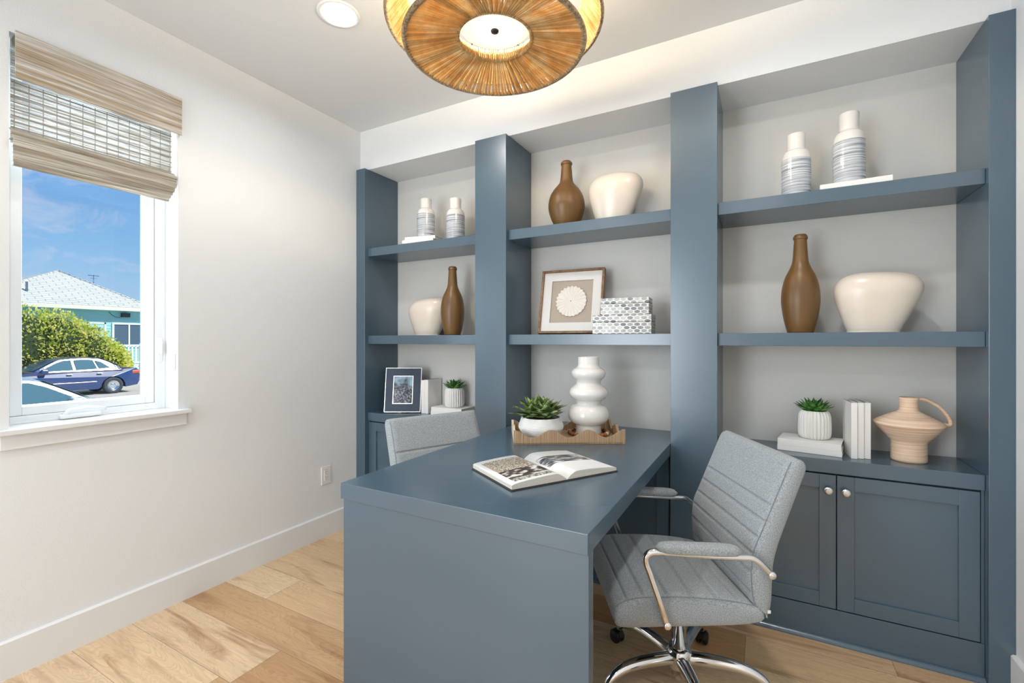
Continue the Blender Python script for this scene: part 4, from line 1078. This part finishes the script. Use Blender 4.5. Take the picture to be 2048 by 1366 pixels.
hp_(MB().box(HX + .03, 10.62, 1.72, HX + .035, 10.97, 1.95)).build('door_pane', M['curt'], d_)
b = MB(); b.box(HX, 11.82, 2.52, HX + .22, 12.18, 2.74, .02); hp_(b).build('wall_unit', M['rubber'], hs)
b = MB(); b.tube([(HX + .03, 11.3, 2.78), (HX + .05, 11.42, 2.62), (HX + .05, 11.6, 2.5), (HX + .05, 11.75, 2.49), (HX + .05, 11.9, 2.56)], .012, 6); hp_(b).build('cable', M['rubber'], hs)
b = MB(); b.tube([(-34, 11.9, 3.8), (-34, 11.9, 5.05)], .02, 6); b.tube([(-34, 11.65, 5.0), (-34, 12.15, 5.0)], .02, 6); b.tube([(-34, 11.75, 4.85), (-34, 12.05, 4.85)], .012, 6)
hp_(b).build('antenna', M['curt'], hs)

rl = thing('porch_railing', 'white slatted porch railing in front of the teal house', 'railing', (-28.9, 11.9, GZ))
def rr_(b): return b.xf(Matrix.Translation((28.9, -11.9, -GZ)))
b = MB(); b.box(-28.94, 10.6, .98, -28.86, 13.6, 1.05); rr_(b).build('top_rail', M['railw'], rl)
rr_(MB().box(-28.94, 10.6, .08, -28.86, 13.6, .15)).build('bottom_rail', M['railw'], rl)
y = 10.7
while y < 13.5:
    rr_(MB().box(-28.93, y, .15, -28.89, y + .075, .98)).build('baluster', M['railw'], rl); y += .16
for y in (10.6, 12.02, 13.5): rr_(MB().box(-28.96, y, GZ, -28.84, y + .11, 1.12)).build('post', M['railw'], rl)
b = MB()
for k in range(30):
    y = 10.7 + k * .14
    for sg in (-1, 1):
        q = [(-28.92 + .01 * sg, y - .035, GZ + .05), (-28.92 + .01 * sg, y + .035, GZ + .05), (-28.92 + .01 * sg, y + .035 + sg * .8, .08), (-28.92 + .01 * sg, y - .035 + sg * .8, .08)]
        q2 = [(x_ + .012, y_, z_) for x_, y_, z_ in q]
        b.add(q + q2, [(0, 1, 2, 3), (7, 6, 5, 4), (0, 4, 5, 1), (1, 5, 6, 2), (2, 6, 7, 3), (3, 7, 4, 0)], False)
rr_(b).build('lattice', M['railw'], rl)

# bush: thousands of leaves around a branching core
random.seed(31)
def leafy(name):
    m, t, b = newmat(name)
    tc = nd(t, 'ShaderNodeTexCoord'); n = nd(t, 'ShaderNodeTexNoise', {'Scale': 3.2, 'Detail': 5}); L(t, tc.outputs['Object'], n.inputs['Vector'])
    r = nd(t, 'ShaderNodeValToRGB'); L(t, n.outputs['Fac'], r.inputs[0])
    r.color_ramp.elements[0].position = .36; r.color_ramp.elements[0].color = srgb(150, 180, 54); r.color_ramp.elements[1].position = .64; r.color_ramp.elements[1].color = srgb(253, 242, 158)
    e = r.color_ramp.elements.new(.48); e.color = srgb(226, 230, 96)
    L(t, r.outputs[0], b.inputs['Base Color']); b.inputs['Roughness'].default_value = .5
    tl = nd(t, 'ShaderNodeBsdfTranslucent'); L(t, r.outputs[0], tl.inputs[0]); mxx = nd(t, 'ShaderNodeMixShader', {0: .5}); o = t.nodes['Material Output']
    L(t, b.outputs[0], mxx.inputs[1]); L(t, tl.outputs[0], mxx.inputs[2]); L(t, mxx.outputs[0], o.inputs[0]); return m
M['bush'] = leafy('bush_leaves')
bu = thing('bush', 'large yellow-green leafy bush between the car and the teal house', 'bush', (-27, 8.3, GZ))
lobes = [((0, -1.5, 1.75), (1.5, 1.7, 1.75)), ((.1, -.2, 1.9), (1.3, 1.15, 1.42)), ((.2, .75, 1.35), (1.2, 1.05, 1.38)), ((.25, 1.5, .95), (1.0, .85, 1.0)), ((.2, -3.0, 1.8), (1.4, 1.4, 1.7))]
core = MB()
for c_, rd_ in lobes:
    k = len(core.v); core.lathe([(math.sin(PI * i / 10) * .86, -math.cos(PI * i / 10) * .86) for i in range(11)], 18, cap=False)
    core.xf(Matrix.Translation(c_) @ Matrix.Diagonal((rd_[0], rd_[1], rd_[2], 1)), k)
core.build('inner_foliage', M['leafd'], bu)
lf = MB()
for c_, rd_ in lobes:
    for _ in range(3600):
        u = random.uniform(-1, 1); a = random.uniform(0, 2 * PI); s_ = math.sqrt(1 - u * u); n_ = Vector((s_ * math.cos(a), s_ * math.sin(a), u))
        if n_.x < -.3: continue
        k = random.uniform(.86, 1.1) + .06 * math.sin(9 * a + 4 * u)
        p = Vector((c_[0] + n_.x * rd_[0] * k, c_[1] + n_.y * rd_[1] * k, c_[2] + n_.z * rd_[2] * k))
        d1 = (n_ + Vector((random.uniform(-.9, .9), random.uniform(-.9, .9), random.uniform(-.3, 1.1)))).normalized(); d2 = d1.cross(Vector((random.random(), random.random(), random.random()))).normalized()
        ln, wd = random.uniform(.09, .15), random.uniform(.03, .05)
        lf.add([p, p + d1 * ln * .5 + d2 * wd, p + d1 * ln, p + d1 * ln * .5 - d2 * wd], [(0, 1, 2, 3)], False)
tag_ = lf.build('leaves', M['bush'], bu); tag_['kind'] = 'stuff'

# cars
def car(label, loc, rz, paint, cat='car'):
    t = thing('car', label, cat, loc, rz)
    W2 = .88
    def arch(cx, r, n=14, z0=.24):
        return [(cx + r * math.cos(PI - PI * i / n) * 1.0, max(z0, .30 + r * math.sin(PI * i / n))) for i in range(n + 1)]
    # side outline, nose at +x
    low = [(-2.28, .42), (-2.22, .30), (-1.80, .24)] + arch(-1.38, .39) + [(-.9, .22), (.9, .22)] + arch(1.40, .39) + [(1.9, .24), (2.22, .28), (2.30, .42)]
    up = [(2.31, .58), (2.22, .70), (1.9, .80), (1.2, .92), (.95, .955), (.2, .975), (-.8, .985), (-1.45, 1.00), (-1.75, 1.03), (-2.18, .99), (-2.27, .90), (-2.31, .70)]
    outl = low + up
    def hw(x, z):   # half width: rounded ends and tumblehome
        e_ = max(0, abs(x) - 1.7) / .62; k = 1 - .16 * e_ ** 2
        return W2 * k * (1 - .05 * max(0, (z - .7) / .3) ** 2 - .03 * max(0, (.4 - z) / .2))
    b = MB(); n = len(outl)
    layers = [(-1.0, 1), (-.985, 1.0)]
    v = [(x, -hw(x, z) + .0, z) for x, z in outl] + [(x, hw(x, z), z) for x, z in outl]
    b.add(v, [(i, (i + 1) % n, n + (i + 1) % n, n + i) for i in range(n)], False)
    b.f.append(tuple(range(n))[::-1]); b.sm.append(False); b.f.append(tuple(n + i for i in range(n))); b.sm.append(False)
    b.build('body', paint, t)
    # greenhouse
    gh = [(1.02, .95), (.35, 1.34), (.1, 1.425), (-.4, 1.455), (-.85, 1.43), (-1.15, 1.36), (-1.72, 1.02)]
    b = MB(); v = []; 
    secs = 9
    for (x, z) in gh:
        zt = z; wtop = .60 if z > 1.3 else .78
        for sg in (-1, 1): v += [(x, sg * .83, .95)]
    pts = []
    rows = []
    for k in range(5):
        s_ = k / 4; wd_ = .835 - .21 * s_ ** 1.2
        row = []
        for (x, z) in gh:
            zz = .95 + (z - .95) * s_; xx = x if z < 1.1 else x
            row.append((x, zz))
        rows.append((wd_, row))
    # roof surface as loft over the width
    v = []; NY = 13; 
    prof_n = 40; ghs = [interp(gh, i / prof_n) for i in range(prof_n + 1)]
    for j in range(NY):
        u_ = -1 + 2 * j / (NY - 1)
        for q in ghs:
            zz = q[1]; topw = .62 + (.20 * (1 - (zz - .95) / .5)); y_ = u_ * topw; crown = .03 * (1 - u_ * u_)
            v.append((q[0], y_, zz - .03 * (abs(u_) ** 6) + crown * (1 if zz > 1.1 else .2)))
    P_ = prof_n + 1
    b.add(v, [(j * P_ + i, (j + 1) * P_ + i, (j + 1) * P_ + i + 1, j * P_ + i + 1) for j in range(NY - 1) for i in range(prof_n)], True)
    for sg in (-1, 1):
        j = 0 if sg < 0 else NY - 1; sv = [v[j * P_ + i] for i in range(P_)]
        bt = [(p[0], sg * .84, .94) for p in sv]
        b.add(sv + bt, [(i, i + 1, P_ + i + 1, P_ + i) for i in range(P_ - 1)], False)
    b.build('roof', paint, t)
    # side glass, slightly proud
    def glasspoly(poly, nm='side_glass'):
        for sg in (-1, 1):
            g = MB(); v_ = []
            for (x, z) in poly:
                s_ = (z - .94) / .5; y_ = sg * (.84 - (.84 - .645) * s_ * 1.0 + .012); v_.append((x, y_, z))
            g.add(v_, [tuple(range(len(v_)))], False)
            v2 = [(x, y_ - sg * .01, z) for x, y_, z in v_]; k = g.add(v2, [tuple(range(len(v2)))[::-1]], False)
            nn = len(v_)
            for i in range(nn): g.f.append((i, (i + 1) % nn, nn + (i + 1) % nn, nn + i)); g.sm.append(False)
            g.build(nm, M['carglass'], t)
    glasspoly([(.78, .99), (.30, 1.28), (.10, 1.36), (-.12, 1.375), (-.16, 1.0)])
    glasspoly([(-.24, 1.0), (-.22, 1.38), (-.55, 1.385), (-.78, 1.36), (-.88, 1.02)])
    glasspoly([(-.94, 1.02), (-.84, 1.35), (-1.02, 1.28), (-1.28, 1.05)])
    for nm, q0, q1, zz0, zz1 in (('windscreen', (.93, 1.012), (.32, 1.372), 0, 0), ('rear_window', (-1.62, 1.10), (-1.12, 1.40), 0, 0)):
        g = MB(); w0, w1 = .72, .56; off = .014
        v_ = [(q0[0], -w0, q0[1] + off), (q0[0], w0, q0[1] + off), (q1[0], w1, q1[1] + off), (q1[0], -w1, q1[1] + off)]
        v_ += [(x, y_, z - .01) for x, y_, z in v_]
        g.add(v_, [(0, 1, 2, 3), (7, 6, 5, 4), (0, 4, 5, 1), (1, 5, 6, 2), (2, 6, 7, 3), (3, 7, 4, 0)], False); g.build(nm, M['carglass'], t)
    for cx in (-1.38, 1.40):
        for sg in (-1, 1):
            wb = MB(); wb.lathe([(.20, 0), (.31, .0), (.325, .02), (.325, .17), (.31, .195), (.2, .2), (.19, .16)], 40, cap=False)
            wb.xf(Matrix.Translation((cx, sg * (W2 - .20), .325)) @ Matrix.Rotation(R(-90 * sg), 4, 'X')); wh = wb.build('wheel', M['rubber'], t)
            rb = MB(); rb.lathe([(0, .13), (.05, .15), (.08, .12), (.14, .12), (.165, .165), (.195, .185), (.205, .19), (.195, .12)], 40, cap=False)
            for q in range(8):
                a = 2 * PI * q / 8; rb.lathe([(0, .1225), (.017, .1225)], 10, c=(.11 * math.cos(a), .11 * math.sin(a), .001), cap=False)
            rb.xf(Matrix.Translation((cx, sg * (W2 - .20), .325)) @ Matrix.Rotation(R(-90 * sg), 4, 'X')); rb.build('rim', M['silver'], wh)
    MB().box(-2.1, -.70, .28, 2.1, .70, .62).build('chassis', M['black'], t)
    for sg in (-1, 1):
        MB().box(.58, sg * .84 - (.0 if sg > 0 else .19), .93, .76, sg * .84 + (.19 if sg > 0 else 0), 1.06, .03).build('wing_mirror', paint, t)
        for x in (-.12, -1.02): MB().box(x, sg * W2 - .02, .82, x + .16, sg * W2 + .022, .85, .008).build('door_handle', M['silver'], t)
        MB().box(-.85, sg * (W2 + .004) - .008, .50, .85, sg * (W2 + .004) + .008, .53, .004).build('side_moulding', M['silver'], t)
        MB().box(-2.29, sg * .70 - .12, .76, -2.02, sg * .70 + .1, .90, .03).build('tail_lamp', M['tail'], t)
    return t
car('dark blue saloon car parked side-on in front of the bush', (-23.78, 7.27, GZ), R(-90), M['carblue'])
car('pale silver car nearest the window, only its roof and windscreen showing', (-12.28, 3.05, GZ), R(90), M['carsilver'])
